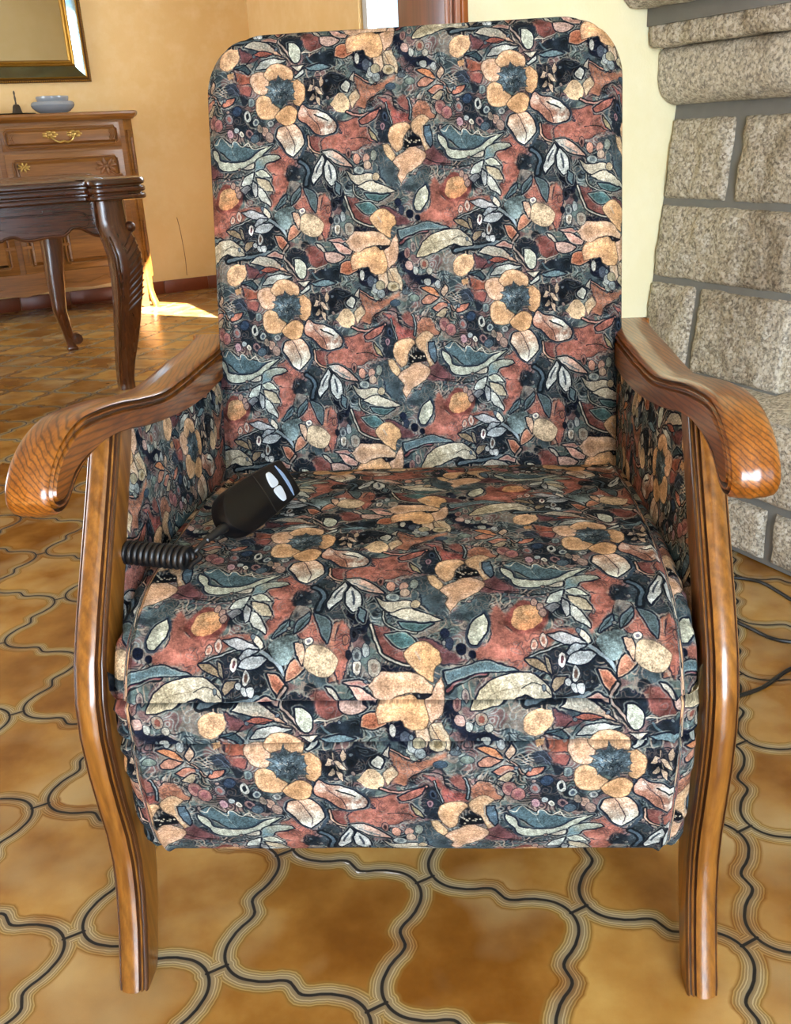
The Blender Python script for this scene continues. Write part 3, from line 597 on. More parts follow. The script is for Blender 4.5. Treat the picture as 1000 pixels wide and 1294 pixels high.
# skirting tiles along the back wall, with their joints
b = MB(); u = U0+.01
while u < UD-.01:
    b.box(u, min(u+.298, UD), VB-.012, VB, 0, .082, .003); u += .30
S(b.build('baseboard_back', M_SKIRT))
b = MB(); v = VM+.2
while v < VB-.02:
    b.box(UD-.012, UD, v, min(v+.298, VB-.013), 0, .082, .003); v += .30
S(b.build('baseboard_right', M_SKIRT))
# wooden lining and casing of the opening
b = MB(); b.box(1.06, 1.083, VM-.005, VM+.195, 0, 2.1, .003); S(b.build('trim_1', M_JAMB))
b = MB()
for x0, x1, y in ((1.058, 1.066, -.016), (1.068, 1.074, -.012), (1.076, 1.088, -.020)): b.box(x0, x1, VM+y, VM-.0052, 0, 2.14, .003)
S(b.build('trim_2', M_CASE))
S(MB().box(1.0885, 1.104, VM-.024, VM-.0005, 0, 2.16, .004).build('trim_3', M_CASED))
cr = MB().tube(crom([(1.655, VB-.0006, .47), (1.665, VB-.0006, .40), (1.672, VB-.0006, .30), (1.676, VB-.0006, .2), (1.672, VB-.0006, .10)], 5), .0018, 6).build('crack', M_SKIRT, wb); cr['kind'] = 'structure'

# ---------------------------------------------------------------- things standing in the room
class Thing:
    # an Empty at the base; parts are given in room coordinates
    def __init__(s, name, u, v, z, label, cat, group=None):
        s.o = (u, v, z); s.e = empty(name, W(u, v, z), PHI, label=label, category=cat, group=group)
    def part(s, mb, name, mat, parent=None, label=None, **kw):
        mb.v = [(p[0]-s.o[0], p[1]-s.o[1], p[2]-s.o[2]) for p in mb.v]
        o = mb.build(name, mat, parent or s.e, **kw)
        if label: o['label'] = label
        return o

# fireplace: rough granite blocks in grey mortar, moulded mantel above, hearth bench below
FP = Thing('stone_fireplace', 2.1, 1.58, 0, 'rough stone block fireplace with rounded mantel stones to the right of the armchair', 'fireplace')
FV0 = 1.355
def uf(z): return 1.678-.11*(.935-z)
def fb(p, sc, seed): return mnoise.fractal(Vector((p[0]*sc+seed*7.3, p[1]*sc, p[2]*sc-seed*3.1)), 1.0, 2.1, 5)
def block(mb, v0, v1, z0, z1, ub, seed, rough=.009, bulge=.014, margin=None, n=26):
    nv = max(8, int((v1-v0)/.0065)); nz = max(8, int((z1-z0)/.0065)); vs = []
    for i in range(nv+1):
        for j in range(nz+1):
            v = v0+(v1-v0)*i/nv; z = z0+(z1-z0)*j/nz
            e = min(v-v0, v1-v, z-z0, z1-z); k = min(1, e/.024); k = math.sqrt(max(0, 1-(1-k)**2))
            d = bulge*k+rough*k*fb((v, z, .3), 16, seed)+.35*rough*k*fb((v, z, .7), 55, seed)
            if margin is not None and v < margin: d = bulge*.55*min(1, max(0, e)/.004)+.0006*fb((v, z, 0), 60, seed)
            wv = .003*fb((z*1.3, seed, v*.2), 11, seed+5)*(1-k); wz = .003*fb((v*1.3, seed, z*.2), 11, seed+9)*(1-k)
            vs.append((ub(z)-d+.004, v+wv, z+wz))
    f = [(i*(nz+1)+j, i*(nz+1)+j+1, (i+1)*(nz+1)+j+1, (i+1)*(nz+1)+j) for i in range(nv) for j in range(nz)]
    rim = [i*(nz+1) for i in range(nv+1)]+[nv*(nz+1)+j for j in range(1, nz+1)]+[i*(nz+1)+nz for i in range(nv-1, -1, -1)]+[j for j in range(nz-1, 0, -1)]
    m = len(vs); vs += [(vs[i][0]+.035, vs[i][1], vs[i][2]) for i in rim]; q = len(rim)
    f += [(rim[k], rim[(k+1) % q], m+(k+1) % q, m+k) for k in range(q)]+[tuple(m+k for k in range(q))]
    mb.add(vs, f)
    if margin is not None:
        for q_ in range(nv*nz): mb.mi[len(mb.mi)-len(f)+q_] = int(sum(vs[x_][1] for x_ in f[q_])/4 < margin)
mb = MB()
for k, (v0, v1, z0, z1, mg) in enumerate([(1.604, 1.797, .731, .907, None), (FV0, 1.580, .729, .907, 1.40), (FV0, 1.797, .552, .718, 1.405), (1.648, 1.797, .345, .540, None), (FV0+.017, 1.634, .345, .540, 1.42)]):
    block(mb, v0, v1, z0, z1, uf, k, margin=mg)
FP.part(mb, 'pillar_blocks', M_GRAN, sharp=60, mats=[M_GRAN, M_GRANS])
mb = MB(); mb.prism([(uf(.30)+.002, .30), (uf(.94)+.002, .94), (1.90, .94), (1.90, .30)], FV0+.022, VM-.001, 'xz').box(1.90, 2.40, 1.70, VM-.001, .30, .94, 0).box(2.40, 2.59, FV0+.022, VM-.001, .30, .94, 0); FP.part(mb, 'mortar_core', M_MORTAR, smooth=False)
mb = MB().box(1.9, 2.4, 1.685, 1.6995, .336, .94, 0).box(1.9005, 1.915, FV0+.03, 1.685, .336, .94, 0).box(2.385, 2.3995, FV0+.03, 1.685, .336, .94, 0); FP.part(mb, 'firebox_lining', M_SOOT, smooth=False, label='sooty black firebox lining')
for s_, cols in enumerate([((1.675, 1.895, .729, .907), (1.655, 1.895, .552, .718), (1.637, 1.895, .345, .540)), ((2.405, 2.585, .729, .907), (2.405, 2.585, .552, .718), (2.405, 2.585, .345, .540))]):
    mb = MB()
    for k, (a0, a1, z0, z1) in enumerate(cols): block(mb, a0, a1, z0, z1, lambda z: FV0+.018, 50+k+3*s_, bulge=.010)
    mb.v = [(p[1], p[0], p[2]) for p in mb.v]; FP.part(mb, 'front_blocks', M_GRAN, sharp=60)
mb = MB()
for k, (v0, v1) in enumerate([(1.36, 1.79), (.95, 1.345), (.5, .935)]): block(mb, v0, v1, .142+.012*(k == 1), .322, lambda z: 1.497+.02*max(0, (z-.27)/.05)**2, 20+k, bulge=.018)
for k, (v0, v1) in enumerate([(1.28, 1.79), (.93, 1.255), (.5, .91)]): block(mb, v0, v1, .016, .128, lambda z: 1.512, 30+k, bulge=.016, rough=.007)
FP.part(mb, 'hearth_blocks', M_GRAN, sharp=60)
mb = MB().box(1.518, 2.59, .5, VM-.001, 0, .31, .01); FP.part(mb, 'hearth_mortar', M_MORTAR)
mb = MB(); nn = 40; vv = [.5+(VM-.002-.5)*i/nn for i in range(nn+1)]
mb.rings([[(1.505+.01*fb((v, 0, 0), 5, 3), v, .312), (1.50+.01*fb((v, 0, 0), 5, 3), v, .325), (1.53, v, .336+.003*fb((v, 1, 0), 8, 4)), (1.66, v, .345), (1.66, v, .31)] for v in vv]); FP.part(mb, 'hearth_slab', M_GRANS)
def course(name, prof, v0, v1, seed, rough, mat):
    P = []
    for a_, b_ in zip(prof, prof[1:]+prof[:1]):
        m_ = max(1, int(min(.35, math.hypot(b_[0]-a_[0], b_[1]-a_[1]))/.008)); P += [(a_[0]+(b_[0]-a_[0])*q/m_, a_[1]+(b_[1]-a_[1])*q/m_) for q in range(m_)]
    n = int((v1-v0)/.008); rg = []
    for i in range(n+1):
        v = v0+(v1-v0)*i/n; e = min(1, (v1-v)/.01+.35); ring = []
        for (u, z) in P:
            k = max(0, min(1, (2.0-u)/.05)); d = rough*fb((u, v, z), 17, seed)+.35*rough*fb((u, v, z), 55, seed)
            ring.append((u-d*k+.004*(1-e), v, z-.3*d*k))
        rg.append(ring)
    m_ = MB().rings(rg); return FP.part(m_, name, mat, sharp=60)
course('mantel_roll', [(1.628, 1.055), (1.617, 1.048), (1.615, 1.03), (1.615, .99), (1.619, .972), (1.629, .956), (1.645, .943), (1.665, .937), (1.69, .936), (2.5, .94), (2.5, 1.055)], FV0-.03, VM-.004, 41, .0028, M_GRANS)
course('mantel_course', [(1.592, 1.106), (1.584, 1.100), (1.581, 1.09), (1.581, 1.070), (1.584, 1.060), (1.592, 1.055), (2.5, 1.055), (2.5, 1.106)], FV0-.03, VM-.010, 42, .009, M_GRAN)
course('mantel_slab', [(1.52, 1.30), (1.49, 1.28), (1.487, 1.23), (1.497, 1.18), (1.513, 1.15), (1.53, 1.137), (1.55, 1.133), (2.5, 1.133), (2.5, 1.30)], FV0-.16, VM-.004, 43, .010, M_GRAN)
mb = MB().box(1.579, 2.59, FV0-.02, VM-.001, 1.098, 1.14, .002).box(1.70, 2.59, FV0+.01, VM-.001, .93, .95, .002)
FP.part(mb, 'mantel_mortar', M_MORTAR)

# dresser on the back wall
DR = Thing('dresser', .64, 6.04, 0, 'brown wooden dresser with brass drawer pulls standing under the gilt mirror', 'dresser')
DV, DL, DRt = 5.84, -.07, 1.30
body = [(DL, DV), (DRt, DV), (DRt+.062, DV+.055), (DRt+.062, VB-.02), (DL, VB-.02)]
mb = MB().prism(body, .17, 1.058, 'xy'); DR.part(mb, 'carcass', M_CHER, smooth=False)
top = crom([(DL-.05, DV-.05), (.6, DV-.05), (DRt+.02, DV-.05), (DRt+.07, DV-.035), (DRt+.095, DV+.02), (DRt+.095, VB-.015), (.6, VB-.015), (DL-.05, VB-.015)], 1, True)
mb = MB().prism(top, 0, 0, 'xy', inset=[(1.058, .03), (1.066, .022), (1.071, .010), (1.078, .004), (1.086, 0), (1.096, .001), (1.1, .006)]); DR.part(mb, 'top', M_CHER, sharp=25)
def raised(mb, u0, u1, z0, z1, v, lip=.012, notch=.02):
    # fielded panel with scooped corners
    o_ = [(u0+notch, z0), (u1-notch, z0), (u1-notch*.55, z0+notch*.55), (u1, z0+notch), (u1, z1-notch), (u1-notch*.55, z1-notch*.55), (u1-notch, z1), (u0+notch, z1), (u0+notch*.55, z1-notch*.55), (u0, z1-notch), (u0, z0+notch), (u0+notch*.55, z0+notch*.55)]
    mb.prism(o_, 0, 0, 'xz', inset=[(v+.010, 0), (v-.004, .002), (v-.005, .006), (v-.002, .010), (v+.0065, .012), (v+.0065, .016), (v-.009, .032 if z1-z0 > .12 else .026), (v-.0095, .034 if z1-z0 > .12 else .028)])
def pull(par, u, z, w=.105):
    m_ = MB()
    for sgn in (-1, 1):
        c = u+sgn*w*.62
        for a in range(7):
            t = a*.9; m_.bm(lambda b: bmesh.ops.create_uvsphere(b, u_segments=10, v_segments=6, radius=.011, matrix=Matrix.Translation((c+.024*math.cos(t)*1.3, DV-.022, z+.014*math.sin(t)+.006)) @ Matrix.Diagonal((1.25, .45, .7, 1))))
        m_.bm(lambda b: bmesh.ops.create_uvsphere(b, u_segments=12, v_segments=8, radius=.014, matrix=Matrix.Translation((c, DV-.026, z+.004)) @ Matrix.Diagonal((1, .6, 1, 1))))
    m_.tube(crom([(u-w*.62, DV-.03, z), (u-w*.45, DV-.04, z-.022), (u-w*.2, DV-.042, z-.034), (u, DV-.042, z-.028), (u+w*.2, DV-.042, z-.034), (u+w*.45, DV-.04, z-.022), (u+w*.62, DV-.03, z)], 5), [.004+.002*math.sin(i/30*math.pi)**2 for i in range(31)], 8)
    return DR.part(m_, 'handle', M_BRASS, par, label='curled brass drawer pull')
for (a0, a1) in ((.63, 1.275), (-.045, .60)):
    m_ = MB().box(a0, a1, DV-.007, DV+.01, .915, 1.045, .003); raised(m_, a0+.012, a1-.012, .925, 1.034, DV-.014, notch=.022)
    for e_ in (a0+.055, a1-.055):
        sg = 1 if e_ > (a0+a1)/2 else -1
        for rr in (.03, .022, .014): m_.tube([(e_-sg*.015+sg*rr*math.cos(t), DV-.027, .98+rr*math.sin(t)) for t in np.linspace(-1.35, 1.35, 9)], .0035, 6)
    d = DR.part(m_, 'drawer', M_CHER, sharp=25); pull(d, (a0+a1)/2, .985)
    m_ = MB().box(a0, a1, DV-.007, DV+.01, .262, .90, .003)
    raised(m_, a0+.03, a1-.03, .72, .875, DV-.014, notch=.02); raised(m_, a0+.03, a0+.34*(a1-a0)+.0, .29, .70, DV-.014); raised(m_, a0+.36*(a1-a0), a1-.03, .29, .70, DV-.014)
    m_.prism([(a0+.005, .40), (a1-.005, .40), (a1-.005, .415), (a0+.005, .415)], DV-.02, DV-.01, 'xz')
    d = DR.part(m_, 'door', M_CHER, sharp=25)
    for cu, cz, sc, mt, nm in ((a0+.09, .83, .55, M_BRASS, 'escutcheon'), (a1-.11, .812, 1.0, M_CHERD, 'carved_flower')):
        m_ = MB()
        for k in range(8):
            t = k*.785+.2; m_.bm(lambda b: bmesh.ops.create_uvsphere(b, u_segments=10, v_segments=6, radius=.02*sc, matrix=Matrix.Translation((cu+.032*sc*math.cos(t)*1.25, DV-.027, cz+.026*sc*math.sin(t))) @ Matrix.Rotation(-t, 4, 'Y') @ Matrix.Diagonal((1.2, .35, .5, 1))))
        m_.bm(lambda b: bmesh.ops.create_uvsphere(b, u_segments=12, v_segments=8, radius=.014*sc, matrix=Matrix.Translation((cu, DV-.028, cz)) @ Matrix.Diagonal((1, .6, 1, 1))))
        if nm == 'carved_flower': m_.tube(crom([(cu+.02, DV-.026, cz-.02), (cu+.05, DV-.027, cz-.045), (cu+.085, DV-.026, cz-.05)], 5), .006, 6)
        DR.part(m_, nm, mt, d)
# canted corner: fluted reed and hinge
m_ = MB(); M45 = Matrix.Translation((DRt+.031, DV+.0275, 0)) @ Matrix.Rotation(R(41.5), 4, 'Z')
m_.box(-.022, .022, -.010, .004, .75, 1.0, .004, mat=M45).box(-.022, .022, -.010, .004, .25, .72, .004, mat=M45)
DR.part(m_, 'corner_panel', M_CHER)
for z0, z1 in ((.765, .96), (.29, .50)):
    m_ = MB()
    m_.bm(lambda b: (bmesh.ops.create_cone(b, cap_ends=True, segments=12, radius1=.0075, radius2=.0075, depth=z1-z0, matrix=M45 @ Matrix.Translation((0, -.016, (z0+z1)/2)))))
    for k in range(10): zz = z0+(z1-z0)*(k+.5)/10; m_.lathe([(.0, -.006), (.009, -.003), (.009, .003), (0, .006)], tuple(M45 @ Vector((0, -.016, zz))), 10)
    DR.part(m_, 'hinge', M_CHERD)
edge = [(DL, .262), (DL, .05), (DL+.05, .02), (DL+.09, .02), (DL+.12, .10), (DL+.20, .155), (DL+.34, .165), (DL+.46, .15), (.50, .150), (.60, .135), (.70, .150), (.84, .165), (.98, .155), (1.09, .165), (1.17, .15), (1.22, .09), (1.24, .02), (1.27, .0), (DRt, .0), (DRt, .262)]
m_ = MB().prism(edge, DV-.012, DV+.02, 'xz')
for s0, s1 in ((.72, 1.16), (.05, .5)): m_.tube(crom([(s0, DV-.014, .185), (s0+.12, DV-.014, .20), (s0+.24, DV-.014, .185), (s0+.32, DV-.014, .205), (s0+.36, DV-.014, .215), (s0+.37, DV-.014, .20), (s0+.44, DV-.014, .19)], 5), .004, 6)
DR.part(m_, 'base_rail', M_CHER)
def foot(u, v):
    rg = []
    for z, ou, w in ((.26, 0, .05), (.20, .002, .048), (.14, .006, .04), (.09, .012, .034), (.05, .022, .034), (.02, .032, .038), (.0, .036, .034)):
        c = Vector((u+ou*.75, v-ou*.65, z)); rg.append([(c.x+w*.62*math.cos(t)*(1+.25*math.cos(2*(t-.8))), c.y+w*.62*math.sin(t)*(1+.25*math.cos(2*(t-.8))), z) for t in np.linspace(0, 6.283, 17)[:-1]])
    return MB().rings(rg)
DR.part(foot(DRt+.015, DV+.03), 'foot', M_CHER); DR.part(foot(DL+.04, DV+.03), 'foot', M_CHER)
DR.part(MB().box(DRt, DRt+.058, VB-.08, VB-.024, 0, .18, .004), 'foot', M_CHER); DR.part(MB().box(DL+.01, DL+.06, VB-.08, VB-.024, 0, .18, .004), 'foot', M_CHER)

# crockery and bell on the dresser
b = Thing('china_bowl', .962, 6.02, 1.1, 'wide grey china bowl on the dresser top, carrying the smaller dish', 'bowl', 'grey china on the dresser')
b.part(MB().lathe([(0, 0), (.062, 0), (.066, .004), (.092, .016), (.112, .034), (.119, .048), (.116, .060), (.108, .066), (.105, .064), (.112, .056), (.113, .048), (.09, .022), (.06, .010), (0, .008)], (.962, 6.02, 1.1)), 'bowl', M_CHINA)
b = Thing('china_dish', .965, 6.02, 1.1385, 'small grey china dish nested on top of the wide bowl', 'dish', 'grey china on the dresser')
b.part(MB().lathe([(0, -.0), (.05, .0), (.072, .010), (.084, .028), (.089, .046), (.088, .055), (.084, .055), (.080, .044), (.05, .012), (0, .010)], (.965, 6.02, 1.1385)), 'dish', M_CHINA)
b = Thing('metal_tray', .72, 6.0, 1.1, 'dark oval metal tray lying on the dresser left of the bowl', 'tray')
m_ = MB(); m_.lathe([(0, 0), (.125, 0), (.14, .007), (.137, .009), (.124, .004), (0, .004)], (.72, 6.0, 1.1)); b.part(m_, 'tray', M_PEWTER)
b = Thing('hand_bell', .763, 6.0, 1.104, 'little dark metal hand bell with upright handle on the tray', 'bell')
b.part(MB().lathe([(0, 0), (.031, 0), (.030, .004), (.024, .022), (.020, .042), (.014, .052), (0, .055)], (.763, 6.0, 1.104), 24), 'bell_cup', M_PEWTER)
b.part(MB().lathe([(0, .053), (.006, .054), (.004, .065), (.0055, .085), (.0035, .10), (.006, .112), (.003, .122), (0, .124)], (.763, 6.0, 1.104), 16), 'handle', M_PEWTER)

# mirror in its mirrored gilt frame
MI = Thing('wall_mirror', .64, VB-.02, 1.279, 'rectangular gilt framed mirror hanging on the back wall above the dresser', 'mirror')
MU0, MU1, MZ0, MZ1 = .03, 1.247, 1.279, 2.12
def frame(a, b_, depths):
    # mitred ring between inset a and inset b_ ; depths = v offsets at the two edges and an optional crown
    m_ = MB(); pr = depths
    rg = []
    for ins, dv in pr: rg.append([(MU0+ins, VB-dv, MZ0+ins), (MU1-ins, VB-dv, MZ0+ins), (MU1-ins, VB-dv, MZ1-ins), (MU0+ins, VB-dv, MZ1-ins)])
    return m_.rings(rg, cap=False)
MI.part(frame(0, 0, [(0, .001), (0, .022), (.004, .028), (.009, .030), (.014, .028), (.018, .022), (.020, .020)]), 'outer_moulding', M_GOLDD, sharp=20)
m_ = MB()
for (p, q) in (((MU0+.007, MZ0+.007), (MU1-.007, MZ0+.007)), ((MU1-.007, MZ0+.007), (MU1-.007, MZ1-.007))):
    n = int(math.hypot(q[0]-p[0], q[1]-p[1])/.012)
    for k in range(n+1): m_.bm(lambda b: bmesh.ops.create_icosphere(b, subdivisions=1, radius=.0052, matrix=Matrix.Translation((p[0]+(q[0]-p[0])*k/n, VB-.030, p[1]+(q[1]-p[1])*k/n))))
MI.part(m_, 'beading', M_GOLD)
MI.part(frame(0, 0, [(.019, .018), (.021, .026), (.025, .028), (.029, .024)]), 'slip_moulding', M_GOLD, sharp=20)
MI.part(frame(0, 0, [(.028, .0225), (.084, .034), (.0841, .03)]), 'bevelled_strip', M_MIRRB, sharp=5, smooth=False)
MI.part(frame(0, 0, [(.083, .030), (.084, .042), (.090, .046), (.096, .042), (.100, .038), (.104, .042), (.110, .040), (.116, .030), (.119, .018)]), 'inner_moulding', M_GOLD, sharp=20)
MI.part(MB().box(MU0+.116, MU1-.116, VB-.020, VB-.016, MZ0+.116, MZ1-.116, 0), 'glass', M_MIRR, smooth=False)
MI.part(MB().box(MU0+.002, MU1-.002, VB-.016, VB-.001, MZ0+.002, MZ1-.002, 0), 'backing', M_GOLDD, smooth=False)

# dining table
TB = Thing('dining_table', -.25, 4.31, 0, 'dark polished wooden dining table with carved curved legs standing in front of the dresser', 'table')
TC, TV = -.25, 4.31
q1 = [(.40, -.565), (.86, -.565), (.905, -.575), (.918, -.605), (.95, -.622), (1.04, -.622), (1.10, -.610), (1.128, -.58), (1.135, -.52), (1.132, -.44), (1.118, -.415), (1.09, -.40), (1.082, -.36), (1.082, -.15)]
out = q1+[(x, -y) for x, y in q1[::-1]]+[(-x, -y) for x, y in q1]+[(-x, y) for x, y in q1[::-1]]
out = [(TC+x, TV+y) for x, y in crom(out, 4, True)]
lv = []
for z, i in ((.727, .014), (.729, .004), (.734, .0), (.742, .0), (.747, .004), (.749, .012), (.753, .012), (.755, .003), (.760, .0), (.768, .0), (.773, .004), (.775, .012), (.779, .012), (.781, .003), (.786, 0), (.796, 0), (.802, .003), (.805, .010)): lv.append((z, i))
TB.part(MB().prism(out, 0, 0, 'xy', inset=lv), 'tabletop', M_WALN, sharp=28)
lowr = [(.70, .594), (.676, .600), (.654, .614), (.63, .628), (.602, .630), (.585, .617), (.563, .605), (.51, .606), (.452, .599), (.42, .603), (.391, .615), (.36, .612), (.337, .604), (.25, .612), (.10, .625), (-.10, .606), (-.25, .612)]
lowr = [(a, z) for a, z in crom(lowr, 3)]; low = lowr+[(2*TC-a, z) for a, z in lowr[::-1][1:]]
ap = [(low[-1][0], .727)]+[(low[0][0], .727)]+low
for vv_ in (3.80, 4.795):
    m_ = MB().prism(ap, vv_, vv_+.025, 'xz')
    if vv_ < 4: m_.tube([(a, vv_-.001, z+.006) for a, z in low], .006, 8).tube(crom([(.30, vv_-.001, .692), (.45, vv_-.001, .69), (.58, vv_-.001, .694), (.645, vv_-.001, .688), (.668, vv_-.001, .665), (.660, vv_-.001, .64), (.63, vv_-.001, .634)], 6), .0035, 6).box(.505, .54, vv_-.006, vv_, .692, .714, 0)
    TB.part(m_, 'apron', M_WALN, label='scalloped wooden apron')
for uu in (.70, -1.225): TB.part(MB().box(uu, uu+.025, 3.84, 4.78, .62, .727, .004), 'apron', M_WALN)
def tleg(prof, u0, v0, su, sv, knee):
    rg = []
    zz = np.linspace(0, .727, 44)
    for z in zz:
        c = interp([(p[0], p[1]) for p in prof], z); w = interp([(p[0], p[2]) for p in prof], z); ring = []
        cu = u0+su*c; cv = v0+sv*c
        for k in range(24):
            t = 2*math.pi*k/24; r_ = w/2*(1/(abs(math.cos(t))**5+abs(math.sin(t))**5)**.2)*.86
            a, b_ = r_*math.cos(t), r_*math.sin(t)
            ring.append((cu+a*1.14, cv+b_*1.14, z))
        rg.append(ring)
    return MB().rings(rg)
FL = [(0, -.030, .066), (.03, -.030, .066), (.06, -.028, .068), (.12, -.020, .076), (.2, -.006, .090), (.28, .006, .100), (.38, .020, .108), (.47, .028, .118), (.53, .028, .122), (.58, .018, .120), (.64, 0, .118), (.727, 0, .11)]
RL = [(0, .012, .045), (.03, .010, .042), (.08, .004, .048), (.2, -.018, .062), (.36, -.010, .080), (.5, .004, .098), (.6, .006, .105), (.727, 0, .10)]
def carve(u0, v0, su, sv):
    m_ = MB()
    m_.bm(lambda b: bmesh.ops.create_uvsphere(b, u_segments=16, v_segments=10, radius=.021, matrix=Matrix.Translation((u0+su*.062, v0+sv*.048, .628))))
    for k in range(10):
        pts = []
        for j in range(9):
            s_ = j/8; z = .615-.026*k-.075*s_; a = (s_-.1)*.075
            c = interp([(p[0], p[1]) for p in FL], z); w = interp([(p[0], p[2]) for p in FL], z)*.43
            x = c+w*(1.02-.15*s_*0); y = -w*1.0
            pts.append((u0+su*(c+w+.004*math.sin(s_*3.14)), v0+sv*(c)-(0)*1-sv*(-.040+a*1.0), z))
        m_.tube(pts, [.0015+.0045*math.sin(max(.05, j/8)*2.9) for j in range(9)], 7)
        pts = []
        for j in range(9):
            s_ = j/8; z = .615-.026*k-.075*s_; a = (s_-.1)*.075
            c = interp([(p[0], p[1]) for p in FL], z); w = interp([(p[0], p[2]) for p in FL], z)*.43
            pts.append((u0+su*(c+.048-a), v0+sv*(c+w+.003*math.sin(s_*3.14)), z))
        m_.tube(pts, [.0015+.0045*math.sin(max(.05, j/8)*2.9) for j in range(9)], 7)
    return m_
for (lu, lv_, su, sv, pr) in ((.742, 3.795, 1, -1, FL), (.65, 4.79, 1, 1, RL), (2*TC-.742, 3.795, -1, -1, FL), (2*TC-.65, 4.79, -1, 1, RL)):
    m_ = tleg(pr, lu, lv_, su, sv, 0)
    if pr is FL:
        for q_ in (.40, .30):
            pts = []
            for z in np.linspace(.02, .60, 26):
                c_, w_ = interp([(p[0], p[1]) for p in pr], float(z)), interp([(p[0], p[2]) for p in pr], float(z)); pts.append((lu+su*c_-su*w_*q_, lv_+sv*c_+sv*w_*(.475 if q_ < .35 else .44), float(z)))
            m_.tube(pts, .0045, 7)
    if pr is RL:
        m_.bm(lambda b: bmesh.ops.create_cone(b, cap_ends=True, segments=18, radius1=.026, radius2=.026, depth=.045, matrix=Matrix.Translation((lu+su*.04, lv_, .052)) @ Matrix.Rotation(math.pi/2, 4, 'X')))
        m_.bm(lambda b: bmesh.ops.create_cone(b, cap_ends=True, segments=18, radius1=.014, radius2=.012, depth=.06, matrix=Matrix.Translation((lu+su*.04, lv_, .052)) @ Matrix.Rotation(math.pi/2, 4, 'X')))
        m_.box(lu-.025+su*.012, lu+.025+su*.012, lv_-.025, lv_+.025, 0, .018, .004)
    lg = TB.part(m_, 'leg', M_WALNZ)
    if pr is FL: TB.part(carve(lu, lv_, su, sv), 'carving', M_CARV, lg)
# ---------------------------------------------------------------- armchair (x right, y to the back, z up; origin between the front feet)
CH_O = Vector((-.010, .781, 0)); CH_A = R(-4.2); SH = .021
CH = empty('armchair', CH_O, CH_A, label='high-backed armchair with dark floral upholstery and scrolled wooden armrests on tiled floor', category='armchair')
def cpt(p): return (p[0]+SH*p[1], p[1], p[2])
CH_M = Matrix.Translation(CH_O) @ Matrix.Rotation(CH_A, 4, 'Z')
def cworld(p): return CH_M @ Vector(cpt(p))
def cpart(mb, name, mat, parent=CH, label=None, **kw):
    mb.v = [cpt(p) for p in mb.v]; o = mb.build(name, mat, parent, **kw)
    if label: o['label'] = label
    return o
PU, PV = .329, .303
def grid(nu, nv, fn):
    v = [fn(i, j) for i in range(nu+1) for j in range(nv+1)]
    f = [(i*(nv+1)+j, i*(nv+1)+j+1, (i+1)*(nv+1)+j+1, (i+1)*(nv+1)+j) for i in range(nu) for j in range(nv)]
    return v, f
def fabric_part(name, pieces, parent=CH, **kw):
    V, F, UV = [], [], []
    for v, f, uv in pieces:
        o = len(V); V += [cpt(p) for p in v]; F += [tuple(i+o for i in q) for q in f]; UV += uv
    o = mesh(name, V, F, M_FAB, parent, True, UV, 50)
    return o
# seat: one cover from the back edge over the front roll to the hem, with two cross seams and gathered side borders
prof = [(.60, .425), (.55, .440), (.50, .453), (.42, .462), (.34, .468), (.26, .471), (.19, .472), (.14, .470), (.10, .463), (.07, .452), (.045, .437), (.026, .418), (.014, .398), (.0095, .390), (.0098, .3865), (.0225, .3845), (.0105, .382), (.008, .375), (.007, .358), (.0068, .343), (.0072, .3395), (.0200, .3375), (.0082, .335), (.006, .326), (.008, .29), (.014, .245), (.021, .208), (.031, .184), (.050, .168), (.09, .160)]
pp = crom(prof, 5); arc = [0]
for i in range(1, len(pp)):
    seamz = .325 < pp[i][1] < .396 and pp[i][0] < .06     # the cloth pattern runs on across the two seams
    arc.append(arc[-1]+(max(0, pp[i-1][1]-pp[i][1]) if seamz else math.hypot(pp[i][0]-pp[i-1][0], pp[i][1]-pp[i-1][1])))
tf = min(range(len(pp)), key=lambda i: abs(pp[i][1]-.317)+(0 if pp[i][0] < .05 else 9)); tf = arc[tf]
HW = .3005; SC0 = .002
def seat_pt(i, j, nu, hw=HW):
    a = -1+2*i/nu; a = math.copysign(abs(a)**.9, a); x = a*hw
    k0, k1 = max(j-7, 0), min(j+7, len(pp)-1); tx, tz = pp[k1][0]-pp[k0][0], pp[k1][1]-pp[k0][1]; L_ = math.hypot(tx, tz)+1e-9; nx_, nz_ = tz/L_, -tx/L_
    e = max(0, (abs(x)-(hw-.028))/.028); e = min(e, 1); d = .034*(1-math.sqrt(max(0, 1-e*e)))
    s_ = arc[j]/arc[-1]; crown = .008*(1-a*a)*math.sin(min(1, max(0, (s_-.02)/.5))*math.pi)
    piping = .0035*math.exp(-((abs(x)-(hw-.030))/.0035)**2)-.004*math.exp(-((abs(x)-(hw-.022))/.003)**2)
    w_ = .0016*mnoise.fractal(Vector((x*9, arc[j]*9, 1.7)), 1, 2, 3)
    if abs(x) > hw-.022: w_ += .0035*math.sin(arc[j]*165+3*math.sin(arc[j]*37))*min(1, (abs(x)-hw+.022)/.012)*min(1, max(0, (arc[j]-.42)/.1))
    off = d-crown-piping-w_
    return (SC0+x, pp[j][0]-nx_*off, pp[j][1]-nz_*off)
NU = 110
v, f = grid(NU, len(pp)-1, lambda i, j: seat_pt(i, j, NU))
uv = []
for i in range(NU+1):
    for j in range(len(pp)):
        x = v[i*len(pp)+j][0]; U_ = .312+(x+.117)/PU
        a = abs(-1+2*i/NU)**.9*HW
        if a > HW-.022: U_ += .37*math.copysign(1, x)
        uv.append((U_, -(.132+(arc[j]-tf)/PV)))
fabric_part('seat', [(v, f, uv)])
